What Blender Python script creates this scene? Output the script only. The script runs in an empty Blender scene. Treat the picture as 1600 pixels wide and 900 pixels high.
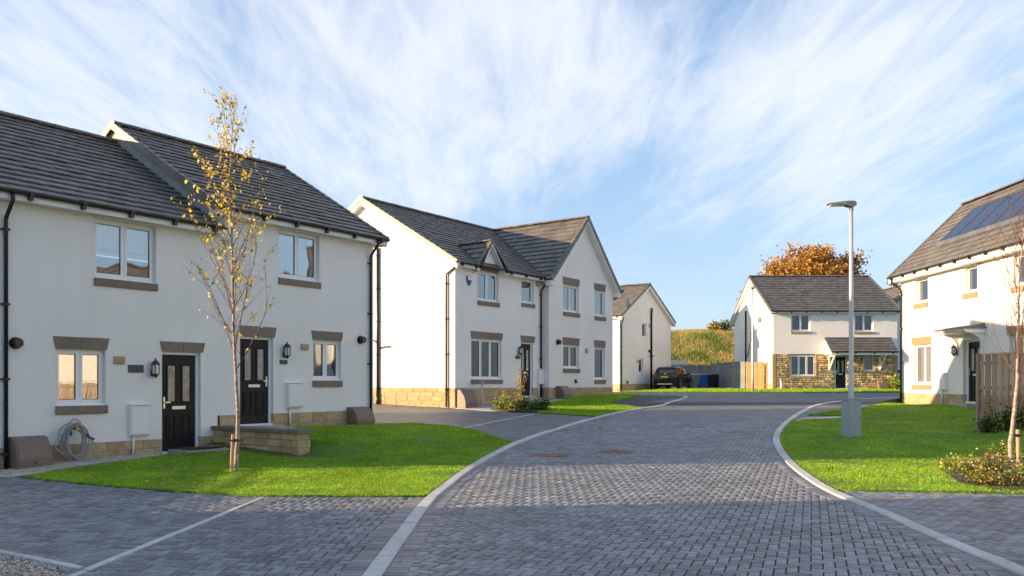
import bpy, math, random
import numpy as np
from mathutils import Vector, Matrix, Euler, noise as mnoise
from mathutils.geometry import delaunay_2d_cdt

R = math.radians
random.seed(7); rng = np.random.default_rng(7)
scn = bpy.context.scene
COL = scn.collection

# ------------------------------------------------------------------ camera
F, CX, HZ, EYE = 1290.0, 800.0, 600.0, 1.6      # photo pixels (1600x900): focal length, axis, horizon, eye height
cam_d = bpy.data.cameras.new('camera'); cam = bpy.data.objects.new('camera', cam_d); COL.objects.link(cam)
cam.location = (0, 0, EYE); cam.rotation_euler = (R(90), 0, 0)
cam_d.sensor_width = 36; cam_d.lens = 36 * F / 1600
cam_d.shift_y = (HZ - 450) / 1600
cam_d.clip_start = 0.1; cam_d.clip_end = 3000
scn.camera = cam
scn.render.resolution_x, scn.render.resolution_y = 1024, 576

# ------------------------------------------------------------------ light
SUN_EL, SUN_T = 11.0, 7.5            # low autumn sun, from the left and a little behind the camera
S = Vector((-math.cos(R(SUN_EL)) * math.cos(R(SUN_T)), -math.cos(R(SUN_EL)) * math.sin(R(SUN_T)), math.sin(R(SUN_EL))))
sd = bpy.data.lights.new('sun', 'SUN'); sd.energy = 3.3; sd.angle = R(0.5); sd.color = (1.0, 0.72, 0.42)
so = bpy.data.objects.new('sun', sd); COL.objects.link(so); so.location = S * 60
so.rotation_euler = S.to_track_quat('Z', 'Y').to_euler()
world = bpy.data.worlds.new('World'); scn.world = world; world.use_nodes = True
def build_world():
    nt = world.node_tree; N = nt.nodes; L = nt.links; N.clear()
    def nd(t, **k):
        n = N.new(t)
        for a, b in k.items(): setattr(n, a, b)
        return n
    def math_(op, a, b=None, c=None):
        n = nd('ShaderNodeMath', operation=op)
        for i, x in enumerate((a, b, c)):
            if x is None: continue
            if isinstance(x, (int, float)): n.inputs[i].default_value = x
            else: L.new(x, n.inputs[i])
        return n.outputs[0]
    out = nd('ShaderNodeOutputWorld'); bg = nd('ShaderNodeBackground')
    sky = nd('ShaderNodeTexSky', sky_type='NISHITA', sun_disc=False)
    sky.sun_elevation = R(SUN_EL); sky.sun_rotation = math.atan2(S.x, S.y)
    sky.air_density = 1.0; sky.dust_density = 0.5; sky.ozone_density = 1.6; sky.altitude = 60
    tc = nd('ShaderNodeTexCoord'); sep = nd('ShaderNodeSeparateXYZ'); L.new(tc.outputs['Generated'], sep.inputs[0])
    zc = math_('ADD', math_('MAXIMUM', sep.outputs[2], 0.0), 0.06)
    px = math_('DIVIDE', sep.outputs[0], zc); py = math_('DIVIDE', sep.outputs[1], zc)
    comb = nd('ShaderNodeCombineXYZ'); L.new(px, comb.inputs[0]); L.new(py, comb.inputs[1])
    def layer(rot, sc, loc, nscale, det, rough, dist):
        mp = nd('ShaderNodeMapping'); mp.inputs['Rotation'].default_value = (0, 0, rot); mp.inputs['Scale'].default_value = sc; mp.inputs['Location'].default_value = loc
        L.new(comb.outputs[0], mp.inputs[0])
        n = nd('ShaderNodeTexNoise'); n.inputs['Scale'].default_value = nscale; n.inputs['Detail'].default_value = det
        n.inputs['Roughness'].default_value = rough; n.inputs['Distortion'].default_value = dist
        L.new(mp.outputs[0], n.inputs['Vector']); return n.outputs[0]
    a = layer(R(-13), (1.0, 0.20, 1), CL1, 1.0, 8, 0.60, 0.8)        # long streaks
    b = layer(R(-13), (0.55, 0.28, 1), CL2, 1.0, 4, 0.5, 0.4)        # broad veils
    c = layer(R(-15), (5.5, 1.0, 1), (1.3, 4.2, 0), 1.0, 7, 0.7, 1.0)  # fine fibres
    s1 = math_('ADD', math_('MULTIPLY', a, 0.55), math_('MULTIPLY', b, 0.75))
    s2 = math_('ADD', s1, math_('MULTIPLY', math_('SUBTRACT', c, 0.5), 0.28))
    mr = nd('ShaderNodeMapRange', interpolation_type='SMOOTHSTEP'); L.new(s2, mr.inputs[0])
    mr.inputs[1].default_value = CLO; mr.inputs[2].default_value = CHI; mr.inputs[3].default_value = 0; mr.inputs[4].default_value = 0.74
    fade = nd('ShaderNodeMapRange', interpolation_type='SMOOTHSTEP'); L.new(sep.outputs[2], fade.inputs[0])
    fade.inputs[1].default_value = 0.10; fade.inputs[2].default_value = 0.25; fade.inputs[3].default_value = 0.12; fade.inputs[4].default_value = 1
    m = math_('MULTIPLY', mr.outputs[0], fade.outputs[0])
    mix = nd('ShaderNodeMix', data_type='RGBA'); L.new(m, mix.inputs[0]); L.new(sky.outputs[0], mix.inputs[6])
    mix.inputs[7].default_value = CLOUD
    # thin even veil over the whole sky, thicker low down
    vf = nd('ShaderNodeMapRange', interpolation_type='SMOOTHSTEP'); L.new(sep.outputs[2], vf.inputs[0])
    vf.inputs[1].default_value = 0.0; vf.inputs[2].default_value = 0.35; vf.inputs[3].default_value = 0.85; vf.inputs[4].default_value = 0.70
    veil = nd('ShaderNodeMix', data_type='RGBA'); L.new(vf.outputs[0], veil.inputs[0]); L.new(sky.outputs[0], veil.inputs[6]); 
    vc = nd('ShaderNodeMix', data_type='RGBA'); vr = nd('ShaderNodeMapRange', interpolation_type='SMOOTHSTEP'); L.new(sep.outputs[2], vr.inputs[0]); vr.inputs[1].default_value = 0.02; vr.inputs[2].default_value = 0.42
    L.new(vr.outputs[0], vc.inputs[0]); vc.inputs[6].default_value = VEIL; vc.inputs[7].default_value = VEIL2; L.new(vc.outputs[2], veil.inputs[7])
    L.new(veil.outputs[2], mix.inputs[6])
    L.new(mix.outputs[2], bg.inputs[0]); bg.inputs[1].default_value = 0.15
    L.new(bg.outputs[0], out.inputs[0])
CL1, CL2, CLO, CHI = (1.2, 6.4, 0), (1.6, 8.3, 0), 0.545, 0.80
CLOUD = (2.15, 2.17, 2.24, 1); VEIL = (0.86, 1.16, 1.66, 1); VEIL2 = (0.42, 0.70, 1.22, 1)
build_world()
scn.view_settings.view_transform = 'Standard'; scn.view_settings.look = 'None'
scn.view_settings.exposure = 1.74; scn.view_settings.gamma = 1; scn.view_settings.use_curve_mapping = False
scn.render.engine = 'CYCLES'
scn.cycles.max_bounces = 8; scn.cycles.transparent_max_bounces = 12

# ------------------------------------------------------------------ helpers
def tag(o, label=None, cat=None, group=None, kind=None):
    if label: o['label'] = label
    if cat: o['category'] = cat
    if group: o['group'] = group
    if kind: o['kind'] = kind
    return o
def empty(name, loc=(0, 0, 0), rz=0, parent=None):
    o = bpy.data.objects.new(name, None); COL.objects.link(o); o.location = loc; o.rotation_euler = (0, 0, rz)
    o.empty_display_size = 0.2
    if parent: o.parent = parent
    return o
def inst(name, mesh, parent, M):
    o = bpy.data.objects.new(name, mesh); COL.objects.link(o); o.parent = parent; o.matrix_local = M
    return o
class MB:
    def __init__(s): s.v = []; s.f = []; s.m = []
    def add(s, vs, fs, mi=0):
        o = len(s.v); s.v += [tuple(p) for p in vs]; s.f += [tuple(i + o for i in f) for f in fs]; s.m += [mi] * len(fs); return s
    def box(s, x0, x1, y0, y1, z0, z1, mi=0):
        return s.add([(x0,y0,z0),(x1,y0,z0),(x1,y1,z0),(x0,y1,z0),(x0,y0,z1),(x1,y0,z1),(x1,y1,z1),(x0,y1,z1)],
              [(0,3,2,1),(4,5,6,7),(0,1,5,4),(1,2,6,5),(2,3,7,6),(3,0,4,7)], mi)
    def block(s, x0, x1, z0, z1, y0, y1, b=0.006, mi=0):       # box with chamfered front (towards -y)
        return s.add([(x0,y1,z0),(x1,y1,z0),(x1,y1,z1),(x0,y1,z1),(x0,y0+b,z0),(x1,y0+b,z0),(x1,y0+b,z1),(x0,y0+b,z1),
               (x0+b,y0,z0+b),(x1-b,y0,z0+b),(x1-b,y0,z1-b),(x0+b,y0,z1-b)],
              [(3,2,1,0)] + [(i, (i+1)%4, 4+(i+1)%4, 4+i) for i in range(4)] + [(4+i, 4+(i+1)%4, 8+(i+1)%4, 8+i) for i in range(4)] + [(8,9,10,11)], mi)
    def prism(s, poly, y0, y1, mi=0):                           # polygon in x,z (counter-clockwise seen from -y), extruded along y
        n = len(poly)
        return s.add([(x, y0, z) for x, z in poly] + [(x, y1, z) for x, z in poly],
              [tuple(range(n)), tuple(range(2*n-1, n-1, -1))] + [((i+1)%n, i, n+i, n+(i+1)%n) for i in range(n)], mi)
    def prismx(s, poly, x0, x1, mi=0):                          # polygon in y,z extruded along x
        n = len(poly)
        return s.add([(x0, y, z) for y, z in poly] + [(x1, y, z) for y, z in poly],
              [tuple(range(n-1, -1, -1)), tuple(range(n, 2*n))] + [(i, (i+1)%n, n+(i+1)%n, n+i) for i in range(n)], mi)
    def tube(s, pts, r, n=8, mi=0, cap=True):
        pts = [Vector(p) for p in pts]; k = len(pts); rr = r if isinstance(r, (list, tuple)) else [r] * k
        o = len(s.v); up = None
        for i, p in enumerate(pts):
            t = (pts[min(i+1, k-1)] - pts[max(i-1, 0)])
            if t.length < 1e-9: t = Vector((0, 0, 1))
            t.normalize()
            if up is None:
                a = Vector((1, 0, 0)) if abs(t.x) < 0.8 else Vector((0, 1, 0)); up = (a - t * a.dot(t)).normalized()
            else:
                up = up - t * up.dot(t); up = up.normalized() if up.length > 1e-6 else t.orthogonal().normalized()
            w = t.cross(up)
            for j in range(n):
                q = p + (up * math.cos(2*math.pi*j/n) + w * math.sin(2*math.pi*j/n)) * rr[i]; s.v.append(tuple(q))
        for i in range(k - 1):
            for j in range(n):
                s.f.append((o+i*n+j, o+i*n+(j+1)%n, o+(i+1)*n+(j+1)%n, o+(i+1)*n+j)); s.m.append(mi)
        if cap:
            s.f.append(tuple(o+j for j in range(n-1, -1, -1))); s.f.append(tuple(o+(k-1)*n+j for j in range(n))); s.m += [mi, mi]
        return s
    def lathe(s, c, prof, n=12, mi=0):                          # prof: (radius, z)
        o = len(s.v)
        for r, z in prof:
            for j in range(n):
                s.v.append((c[0]+r*math.cos(2*math.pi*j/n), c[1]+r*math.sin(2*math.pi*j/n), c[2]+z))
        for i in range(len(prof)-1):
            for j in range(n):
                s.f.append((o+i*n+j, o+i*n+(j+1)%n, o+(i+1)*n+(j+1)%n, o+(i+1)*n+j)); s.m.append(mi)
        s.f.append(tuple(o+j for j in range(n-1, -1, -1))); s.f.append(tuple(o+(len(prof)-1)*n+j for j in range(n))); s.m += [mi, mi]
        return s
    def mesh(s, name, mats, smooth=False):
        me = bpy.data.meshes.new(name); me.from_pydata(s.v, [], s.f)
        for m in (mats if isinstance(mats, (list, tuple)) else [mats]): me.materials.append(m)
        if isinstance(mats, (list, tuple)) and len(mats) > 1: me.polygons.foreach_set('material_index', s.m)
        if smooth: me.polygons.foreach_set('use_smooth', [True] * len(me.polygons))
        me.update(); return me
    def build(s, name, mats, parent=None, smooth=False):
        o = bpy.data.objects.new(name, s.mesh(name, mats, smooth)); COL.objects.link(o)
        if parent: o.parent = parent
        return o
def np_mesh(name, V, nper, mats, mi=None, smooth=False):        # V: (count*nper,3) -> one n-gon for each run of nper verts
    me = bpy.data.meshes.new(name); nv = len(V); nf = nv // nper
    me.vertices.add(nv); me.vertices.foreach_set('co', np.asarray(V, dtype=np.float32).ravel())
    me.loops.add(nv); me.loops.foreach_set('vertex_index', np.arange(nv, dtype=np.int32))
    me.polygons.add(nf); me.polygons.foreach_set('loop_start', np.arange(nf, dtype=np.int32) * nper)
    for m in (mats if isinstance(mats, (list, tuple)) else [mats]): me.materials.append(m)
    if mi is not None: me.polygons.foreach_set('material_index', np.asarray(mi, dtype=np.int32))
    me.update(calc_edges=True); me.validate(); return me
def np_indexed(name, V, Fc, mats, smooth=False):                # V (n,3), Fc (m,k) one k for all faces
    me = bpy.data.meshes.new(name); Fc = np.asarray(Fc, dtype=np.int32); m, k = Fc.shape
    me.vertices.add(len(V)); me.vertices.foreach_set('co', np.asarray(V, dtype=np.float32).ravel())
    me.loops.add(m*k); me.loops.foreach_set('vertex_index', Fc.ravel())
    me.polygons.add(m); me.polygons.foreach_set('loop_start', np.arange(m, dtype=np.int32) * k)
    for q in (mats if isinstance(mats, (list, tuple)) else [mats]): me.materials.append(q)
    if smooth: me.polygons.foreach_set('use_smooth', np.ones(m, dtype=bool))
    me.update(calc_edges=True); return me
def addobj(name, me, parent=None):
    o = bpy.data.objects.new(name, me); COL.objects.link(o)
    if parent: o.parent = parent
    return o

# ------------------------------------------------------------------ materials
MATS = {}
def mat(name, base, rough=0.7, var=0.0, vscale=3.0, bump=0.0, bscale=60.0, bdist=0.01, metal=0.0, spec=0.5, island=0.0, col2=None, stretch=None, detail=5, coat=0.0, trans=0.0, patch=0.0):
    if name in MATS: return MATS[name]
    m = bpy.data.materials.new(name); m.use_nodes = True; MATS[name] = m
    nt = m.node_tree; N = nt.nodes; L = nt.links; p = N['Principled BSDF']
    p.inputs['Roughness'].default_value = rough; p.inputs['Metallic'].default_value = metal
    p.inputs['Specular IOR Level'].default_value = spec; p.inputs['Coat Weight'].default_value = coat
    base = tuple(base) + (1,) if len(base) == 3 else base
    p.inputs['Base Color'].default_value = base
    cur = None
    tc = N.new('ShaderNodeTexCoord'); vec = tc.outputs['Object']
    if stretch:
        mp = N.new('ShaderNodeMapping'); mp.inputs['Scale'].default_value = stretch; L.new(vec, mp.inputs[0]); vec = mp.outputs[0]
    if var or col2:
        n = N.new('ShaderNodeTexNoise'); n.inputs['Scale'].default_value = vscale; n.inputs['Detail'].default_value = detail; n.inputs['Roughness'].default_value = 0.6
        L.new(vec, n.inputs['Vector'])
        mr = N.new('ShaderNodeMapRange'); mr.inputs[1].default_value = 0.3; mr.inputs[2].default_value = 0.7; L.new(n.outputs[0], mr.inputs[0])
        mx = N.new('ShaderNodeMix'); mx.data_type = 'RGBA'; L.new(mr.outputs[0], mx.inputs[0])
        c2 = tuple(col2) + (1,) if col2 else tuple(c * (1 + var) for c in base[:3]) + (1,)
        c1 = base if col2 else tuple(c * (1 - var) for c in base[:3]) + (1,)
        mx.inputs[6].default_value = c1; mx.inputs[7].default_value = c2; cur = mx.outputs[2]
    if island:
        g = N.new('ShaderNodeNewGeometry'); oi = N.new('ShaderNodeObjectInfo')
        a = N.new('ShaderNodeMath'); a.operation = 'ADD'; L.new(g.outputs['Random Per Island'], a.inputs[0]); L.new(oi.outputs['Random'], a.inputs[1])
        fr = N.new('ShaderNodeMath'); fr.operation = 'FRACT'; L.new(a.outputs[0], fr.inputs[0])
        mr2 = N.new('ShaderNodeMapRange'); mr2.inputs[3].default_value = 1 - island; mr2.inputs[4].default_value = 1 + island; L.new(fr.outputs[0], mr2.inputs[0])
        vm = N.new('ShaderNodeVectorMath'); vm.operation = 'SCALE'
        if cur is not None: L.new(cur, vm.inputs[0])
        else: vm.inputs[0].default_value = base[:3]
        L.new(mr2.outputs[0], vm.inputs['Scale']); cur = vm.outputs[0]
    if patch:                                       # worn and dirty areas laid over many pieces, in world space
        gg = N.new('ShaderNodeNewGeometry'); pn = N.new('ShaderNodeTexNoise'); pn.inputs['Scale'].default_value = 0.55; pn.inputs['Detail'].default_value = 6; pn.inputs['Roughness'].default_value = 0.65; L.new(gg.outputs['Position'], pn.inputs['Vector'])
        pr = N.new('ShaderNodeMapRange'); pr.inputs[1].default_value = 0.32; pr.inputs[2].default_value = 0.68; pr.inputs[3].default_value = 1 - patch; pr.inputs[4].default_value = 1 + patch; L.new(pn.outputs[0], pr.inputs[0])
        pv = N.new('ShaderNodeVectorMath'); pv.operation = 'SCALE'
        if cur is not None: L.new(cur, pv.inputs[0])
        else: pv.inputs[0].default_value = base[:3]
        L.new(pr.outputs[0], pv.inputs['Scale']); cur = pv.outputs[0]
    if cur is not None: L.new(cur, p.inputs['Base Color'])
    if bump:
        bn = N.new('ShaderNodeTexNoise'); bn.inputs['Scale'].default_value = bscale; bn.inputs['Detail'].default_value = 4; L.new(vec, bn.inputs['Vector'])
        bp = N.new('ShaderNodeBump'); bp.inputs['Strength'].default_value = bump; bp.inputs['Distance'].default_value = bdist
        L.new(bn.outputs[0], bp.inputs['Height']); L.new(bp.outputs[0], p.inputs['Normal'])
    if trans:
        t = N.new('ShaderNodeBsdfTranslucent'); ms = N.new('ShaderNodeMixShader'); ms.inputs[0].default_value = trans
        if cur is not None: L.new(cur, t.inputs[0])
        else: t.inputs[0].default_value = base
        L.new(p.outputs[0], ms.inputs[1]); L.new(t.outputs[0], ms.inputs[2]); L.new(ms.outputs[0], N['Material Output'].inputs[0])
    return m
def roughcast(name, base):
    m = mat(name, base, 0.92, spec=0.2); nt = m.node_tree; N = nt.nodes; L = nt.links; p = N['Principled BSDF']
    tc = N.new('ShaderNodeTexCoord')
    def noise(sc, det): 
        n = N.new('ShaderNodeTexNoise'); n.inputs['Scale'].default_value = sc; n.inputs['Detail'].default_value = det; L.new(tc.outputs['Object'], n.inputs['Vector']); return n.outputs[0]
    big = noise(0.7, 4); fine = noise(55, 3)
    v = N.new('ShaderNodeTexVoronoi'); v.inputs['Scale'].default_value = 75; L.new(tc.outputs['Object'], v.inputs['Vector'])
    r = N.new('ShaderNodeMapRange'); r.inputs[1].default_value = 0.3; r.inputs[2].default_value = 0.7; r.inputs[3].default_value = 0.97; r.inputs[4].default_value = 1.03; L.new(big, r.inputs[0])
    r2 = N.new('ShaderNodeMapRange'); r2.inputs[1].default_value = 0.28; r2.inputs[2].default_value = 0.5; r2.inputs[3].default_value = 0.84; r2.inputs[4].default_value = 1.0; L.new(fine, r2.inputs[0])
    mm = N.new('ShaderNodeMath'); mm.operation = 'MULTIPLY'; L.new(r.outputs[0], mm.inputs[0]); L.new(r2.outputs[0], mm.inputs[1])
    # faint rain streaks with ragged shapes of their own
    smp = N.new('ShaderNodeMapping'); smp.inputs['Scale'].default_value = (3.2, 3.2, 0.22); L.new(tc.outputs['Object'], smp.inputs[0])
    sn = N.new('ShaderNodeTexNoise'); sn.inputs['Scale'].default_value = 1.0; sn.inputs['Detail'].default_value = 6; L.new(smp.outputs[0], sn.inputs['Vector'])
    sr = N.new('ShaderNodeMapRange'); sr.inputs[1].default_value = 0.30; sr.inputs[2].default_value = 0.52; sr.inputs[3].default_value = 0.975; sr.inputs[4].default_value = 1.0; L.new(sn.outputs[0], sr.inputs[0])
    m3 = N.new('ShaderNodeMath'); m3.operation = 'MULTIPLY'; L.new(mm.outputs[0], m3.inputs[0]); L.new(sr.outputs[0], m3.inputs[1]); mm = m3
    sc = N.new('ShaderNodeVectorMath'); sc.operation = 'SCALE'; sc.inputs[0].default_value = base[:3]; L.new(mm.outputs[0], sc.inputs['Scale'])
    L.new(sc.outputs[0], p.inputs['Base Color'])
    h = N.new('ShaderNodeMath'); h.operation = 'ADD'; L.new(fine, h.inputs[0]); L.new(v.outputs['Distance'], h.inputs[1])
    bp = N.new('ShaderNodeBump'); bp.inputs['Strength'].default_value = 0.6; bp.inputs['Distance'].default_value = 0.014
    L.new(h.outputs[0], bp.inputs['Height']); L.new(bp.outputs[0], p.inputs['Normal'])
    return m
M_wall = roughcast('white_roughcast', (0.92, 0.885, 0.84))
M_wallw = roughcast('cream_roughcast', (0.90, 0.855, 0.795))
M_tile = mat('grey_roof_tile', (0.142, 0.127, 0.114), 0.46, var=0.25, vscale=9, bump=0.25, bscale=140, bdist=0.004, island=0.22, patch=.10)
M_deck = mat('roof_underlay', (0.09, 0.085, 0.08), 0.8)
M_upvc = mat('white_upvc', (0.82, 0.82, 0.82), 0.35, var=0.02)
M_fascia = mat('white_board', (0.80, 0.80, 0.79), 0.45, var=0.04, vscale=2)
M_black = mat('black_plastic', (0.016, 0.016, 0.018), 0.35)
M_blackm = mat('black_metal', (0.02, 0.02, 0.022), 0.4)
M_door = mat('black_woodgrain', (0.010, 0.010, 0.011), 0.5, spec=.3, var=0.5, vscale=6, stretch=(9, 9, 0.8), bump=0.35, bscale=20, bdist=0.004)
M_chrome = mat('brushed_steel', (0.62, 0.61, 0.6), 0.3, metal=0.9)
M_stoned = mat('brown_cast_stone', (0.225, 0.17, 0.13), 0.85, var=0.16, vscale=7, bump=0.3, bscale=90, bdist=0.004, island=0.08)
M_buff = mat('buff_walling_block', (0.46, 0.335, 0.18), 0.9, var=0.22, vscale=8, bump=0.6, bscale=26, bdist=0.02, island=0.17)
M_mortar = mat('pale_mortar', (0.42, 0.37, 0.29), 0.95, var=0.1)
M_tan = mat('tan_vent_plastic', (0.48, 0.34, 0.19), 0.6, var=0.05)
M_boxbrown = mat('brown_grp', (0.20, 0.135, 0.105), 0.5, var=0.1, vscale=5)
M_boxwhite = mat('white_grp', (0.78, 0.78, 0.77), 0.4, var=0.03)
M_lead = mat('dull_lead', (0.13, 0.14, 0.16), 0.5, var=0.25, vscale=3, metal=0.2)
M_slate = mat('slate_plaque', (0.05, 0.065, 0.075), 0.5, var=0.15, vscale=20)
M_paver = mat('charcoal_paver', (0.165, 0.172, 0.19), 0.52, var=0.20, vscale=5, bump=0.35, bscale=120, bdist=0.004, island=0.38, patch=.2)
M_paverr = mat('grey_block_paver', (0.188, 0.188, 0.196), 0.52, var=0.20, vscale=5, bump=0.35, bscale=120, bdist=0.004, island=0.34, patch=.2)
M_joint = mat('dark_joint_sand', (0.028, 0.027, 0.027), 0.95, var=0.3, vscale=30)
M_kerb = mat('pale_concrete', (0.52, 0.49, 0.46), 0.85, var=0.15, vscale=9, bump=0.25, bscale=150, bdist=0.003, island=0.10, patch=.12)
M_slab = mat('paving_slab', (0.40, 0.385, 0.37), 0.85, var=0.14, vscale=5, bump=0.2, bscale=120, bdist=0.003, island=0.08)
M_tarmac = mat('tarmac', (0.062, 0.06, 0.06), 0.85, var=0.25, vscale=12, bump=0.4, bscale=220, bdist=0.004)
M_gravel = mat('buff_gravel', (0.52, 0.44, 0.35), 0.8, var=0.1, island=0.4)
M_soil = mat('dark_soil', (0.05, 0.035, 0.024), 0.95, var=0.4, vscale=14, bump=0.8, bscale=40, bdist=0.03)
M_turf = mat('turf', (0.07, 0.15, 0.012), 0.95, col2=(0.10, 0.20, 0.018), vscale=2.2, bump=0.8, bscale=70, bdist=0.02)
M_field = mat('field_grass', (0.075, 0.11, 0.02), 0.95, col2=(0.13, 0.14, 0.04), vscale=0.2, bump=0.8, bscale=8, bdist=0.1)
M_hill = mat('rough_hill_grass', (0.20, 0.22, 0.04), 0.95, col2=(0.46, 0.37, 0.13), vscale=0.55, bump=1.0, bscale=3, bdist=0.4)
M_galv = mat('galvanised_steel', (0.50, 0.52, 0.54), 0.45, var=0.08, vscale=4, metal=0.35)
M_cab = mat('grey_cabinet_paint', (0.27, 0.35, 0.40), 0.45, var=0.06, vscale=3)
M_lampgrey = mat('grey_lamp_casting', (0.26, 0.26, 0.25), 0.5)
M_rust = mat('rusty_iron', (0.30, 0.15, 0.08), 0.8, var=0.35, vscale=18, bump=0.3, bscale=60, bdist=0.004)
M_wood = mat('brown_fence_board', (0.45, 0.32, 0.22), 0.8, var=0.35, vscale=3, stretch=(7, 7, 0.7), bump=0.4, bscale=12, bdist=0.006, island=0.25)
M_woodnew = mat('orange_fence_board', (0.34, 0.20, 0.085), 0.8, var=0.2, vscale=3, stretch=(7, 7, 0.7), island=0.15)
M_woodgrey = mat('grey_fence_board', (0.22, 0.235, 0.25), 0.85, var=0.2, vscale=3, stretch=(7, 7, 0.7), island=0.14)
M_stake = mat('pale_stake_wood', (0.42, 0.29, 0.17), 0.8, var=0.2, vscale=4, stretch=(6, 6, 0.8))
M_rubber = mat('black_rubber', (0.015, 0.015, 0.015), 0.7)
M_birch = mat('birch_bark', (0.52, 0.43, 0.36), 0.75, col2=(0.19, 0.11, 0.08), vscale=5, stretch=(1.5, 1.5, 5), bump=0.3, bscale=20, bdist=0.004)
M_twig = mat('reddish_twig', (0.13, 0.06, 0.045), 0.75, var=0.2)
M_bark = mat('dark_bark', (0.09, 0.06, 0.045), 0.9, var=0.3, vscale=8)
M_leafy = mat('yellow_birch_leaf', (0.86, 0.62, 0.08), 0.55, island=0.5, trans=0.35)
M_leafy2 = mat('green_yellow_birch_leaf', (0.42, 0.36, 0.03), 0.55, island=0.4, trans=0.35)
M_leafo = mat('orange_autumn_leaf', (0.40, 0.17, 0.025), 0.6, island=0.5, trans=0.3)
M_leafo2 = mat('golden_autumn_leaf', (0.48, 0.28, 0.045), 0.6, island=0.4, trans=0.3)
M_leafg = mat('shrub_leaf', (0.15, 0.24, 0.03), 0.55, island=0.5, trans=0.25)
M_leafg2 = mat('shrub_leaf_light', (0.38, 0.40, 0.06), 0.55, island=0.4, trans=0.25)
M_leafd = mat('shrub_leaf_dark', (0.035, 0.06, 0.02), 0.5, island=0.4, trans=0.15)
M_leafr = mat('shrub_leaf_russet', (0.28, 0.12, 0.035), 0.6, island=0.4, trans=0.2)
M_flower = mat('pink_flower', (0.55, 0.28, 0.32), 0.6, island=0.2)
M_solar = mat('solar_cell_glass', (0.010, 0.020, 0.065), 0.25, spec=.3, var=0.1)
M_darkedge = mat('dark_flashing', (0.06, 0.06, 0.062), 0.5)
M_brass = mat('brass_fitting', (0.6, 0.38, 0.05), 0.4, metal=0.3)
M_redp = mat('orange_plastic', (0.55, 0.12, 0.03), 0.45)
M_hose = mat('grey_hose', (0.34, 0.34, 0.33), 0.5, island=0.1)
M_bluebin = mat('blue_bin_plastic', (0.012, 0.10, 0.50), 0.45)
M_blackbin = mat('black_bin_plastic', (0.014, 0.014, 0.016), 0.5)
M_greybin = mat('grey_green_bin_plastic', (0.16, 0.20, 0.20), 0.5)
M_curtain = mat('pale_curtain', (0.72, 0.70, 0.67), 0.9, var=0.15, vscale=4, stretch=(9, 1, 0.3))
M_curtaind = mat('grey_curtain', (0.30, 0.29, 0.29), 0.9, var=0.25, vscale=4, stretch=(9, 1, 0.3))
M_mat = mat('brown_doormat', (0.10, 0.05, 0.03), 0.95, bump=0.8, bscale=200, bdist=0.01)
M_blue = mat('blue_alarm_plastic', (0.015, 0.06, 0.34), 0.4)
M_stone = mat('rubble_stone', (0.66, 0.49, 0.27), 0.92, var=0.25, vscale=6, bump=0.7, bscale=18, bdist=0.03, island=0.38)
M_tanstone = mat('tan_cast_stone', (0.33, 0.215, 0.115), 0.85, var=0.14, vscale=6, bump=.25, bscale=80, bdist=.004)
M_quoin = mat('smooth_sandstone', (0.42, 0.29, 0.15), 0.85, var=0.1, vscale=4)
def glass(name, refl, tint):
    m = bpy.data.materials.new(name); m.use_nodes = True; nt = m.node_tree; N = nt.nodes; L = nt.links; N.clear()
    o = N.new('ShaderNodeOutputMaterial'); t = N.new('ShaderNodeBsdfTransparent'); t.inputs[0].default_value = tint
    g = N.new('ShaderNodeBsdfGlossy'); g.inputs['Roughness'].default_value = 0.01; g.inputs[0].default_value = (0.93, 0.96, 1, 1)
    lw = N.new('ShaderNodeFresnel'); lw.inputs[0].default_value = 1.5
    a = N.new('ShaderNodeMath'); a.operation = 'ADD'; a.use_clamp = True; L.new(lw.outputs[0], a.inputs[0]); a.inputs[1].default_value = refl
    tc = N.new('ShaderNodeTexCoord'); n = N.new('ShaderNodeTexNoise'); n.inputs['Scale'].default_value = 1.6; n.inputs['Detail'].default_value = 1; L.new(tc.outputs['Object'], n.inputs[0])
    b = N.new('ShaderNodeBump'); b.inputs['Strength'].default_value = 0.05; b.inputs['Distance'].default_value = 0.05; L.new(n.outputs[0], b.inputs['Height']); L.new(b.outputs[0], g.inputs['Normal'])
    ms = N.new('ShaderNodeMixShader'); L.new(a.outputs[0], ms.inputs[0]); L.new(t.outputs[0], ms.inputs[1]); L.new(g.outputs[0], ms.inputs[2]); L.new(ms.outputs[0], o.inputs[0])
    MATS[name] = m; return m
M_glass = glass('window_glass', 0.20, (0.80, 0.84, 0.86, 1))
M_glassd = glass('clear_window_glass', 0.03, (0.70, 0.74, 0.78, 1))
M_obsc = mat('obscured_glass', (0.30, 0.27, 0.22), 0.18, var=0.35, vscale=5, bump=0.5, bscale=25, bdist=0.01, coat=0.5)
M_lens = mat('lantern_glass', (0.62, 0.58, 0.50), 0.15, var=0.2, vscale=20)
M_carglass = mat('car_glass', (0.012, 0.014, 0.017), 0.05, coat=1.0)
M_carpaint = mat('black_car_paint', (0.004, 0.005, 0.007), 0.25, coat=.5, spec=.3)
M_carwhite = mat('white_car_paint', (0.70, 0.72, 0.75), 0.25, coat=1.0)
M_redlens = mat('red_tail_lens', (0.30, 0.008, 0.012), 0.2, coat=0.8)
M_plate = mat('yellow_plate', (0.78, 0.55, 0.03), 0.4)
M_rim = mat('alloy_rim', (0.55, 0.55, 0.55), 0.3, metal=0.8)
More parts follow.
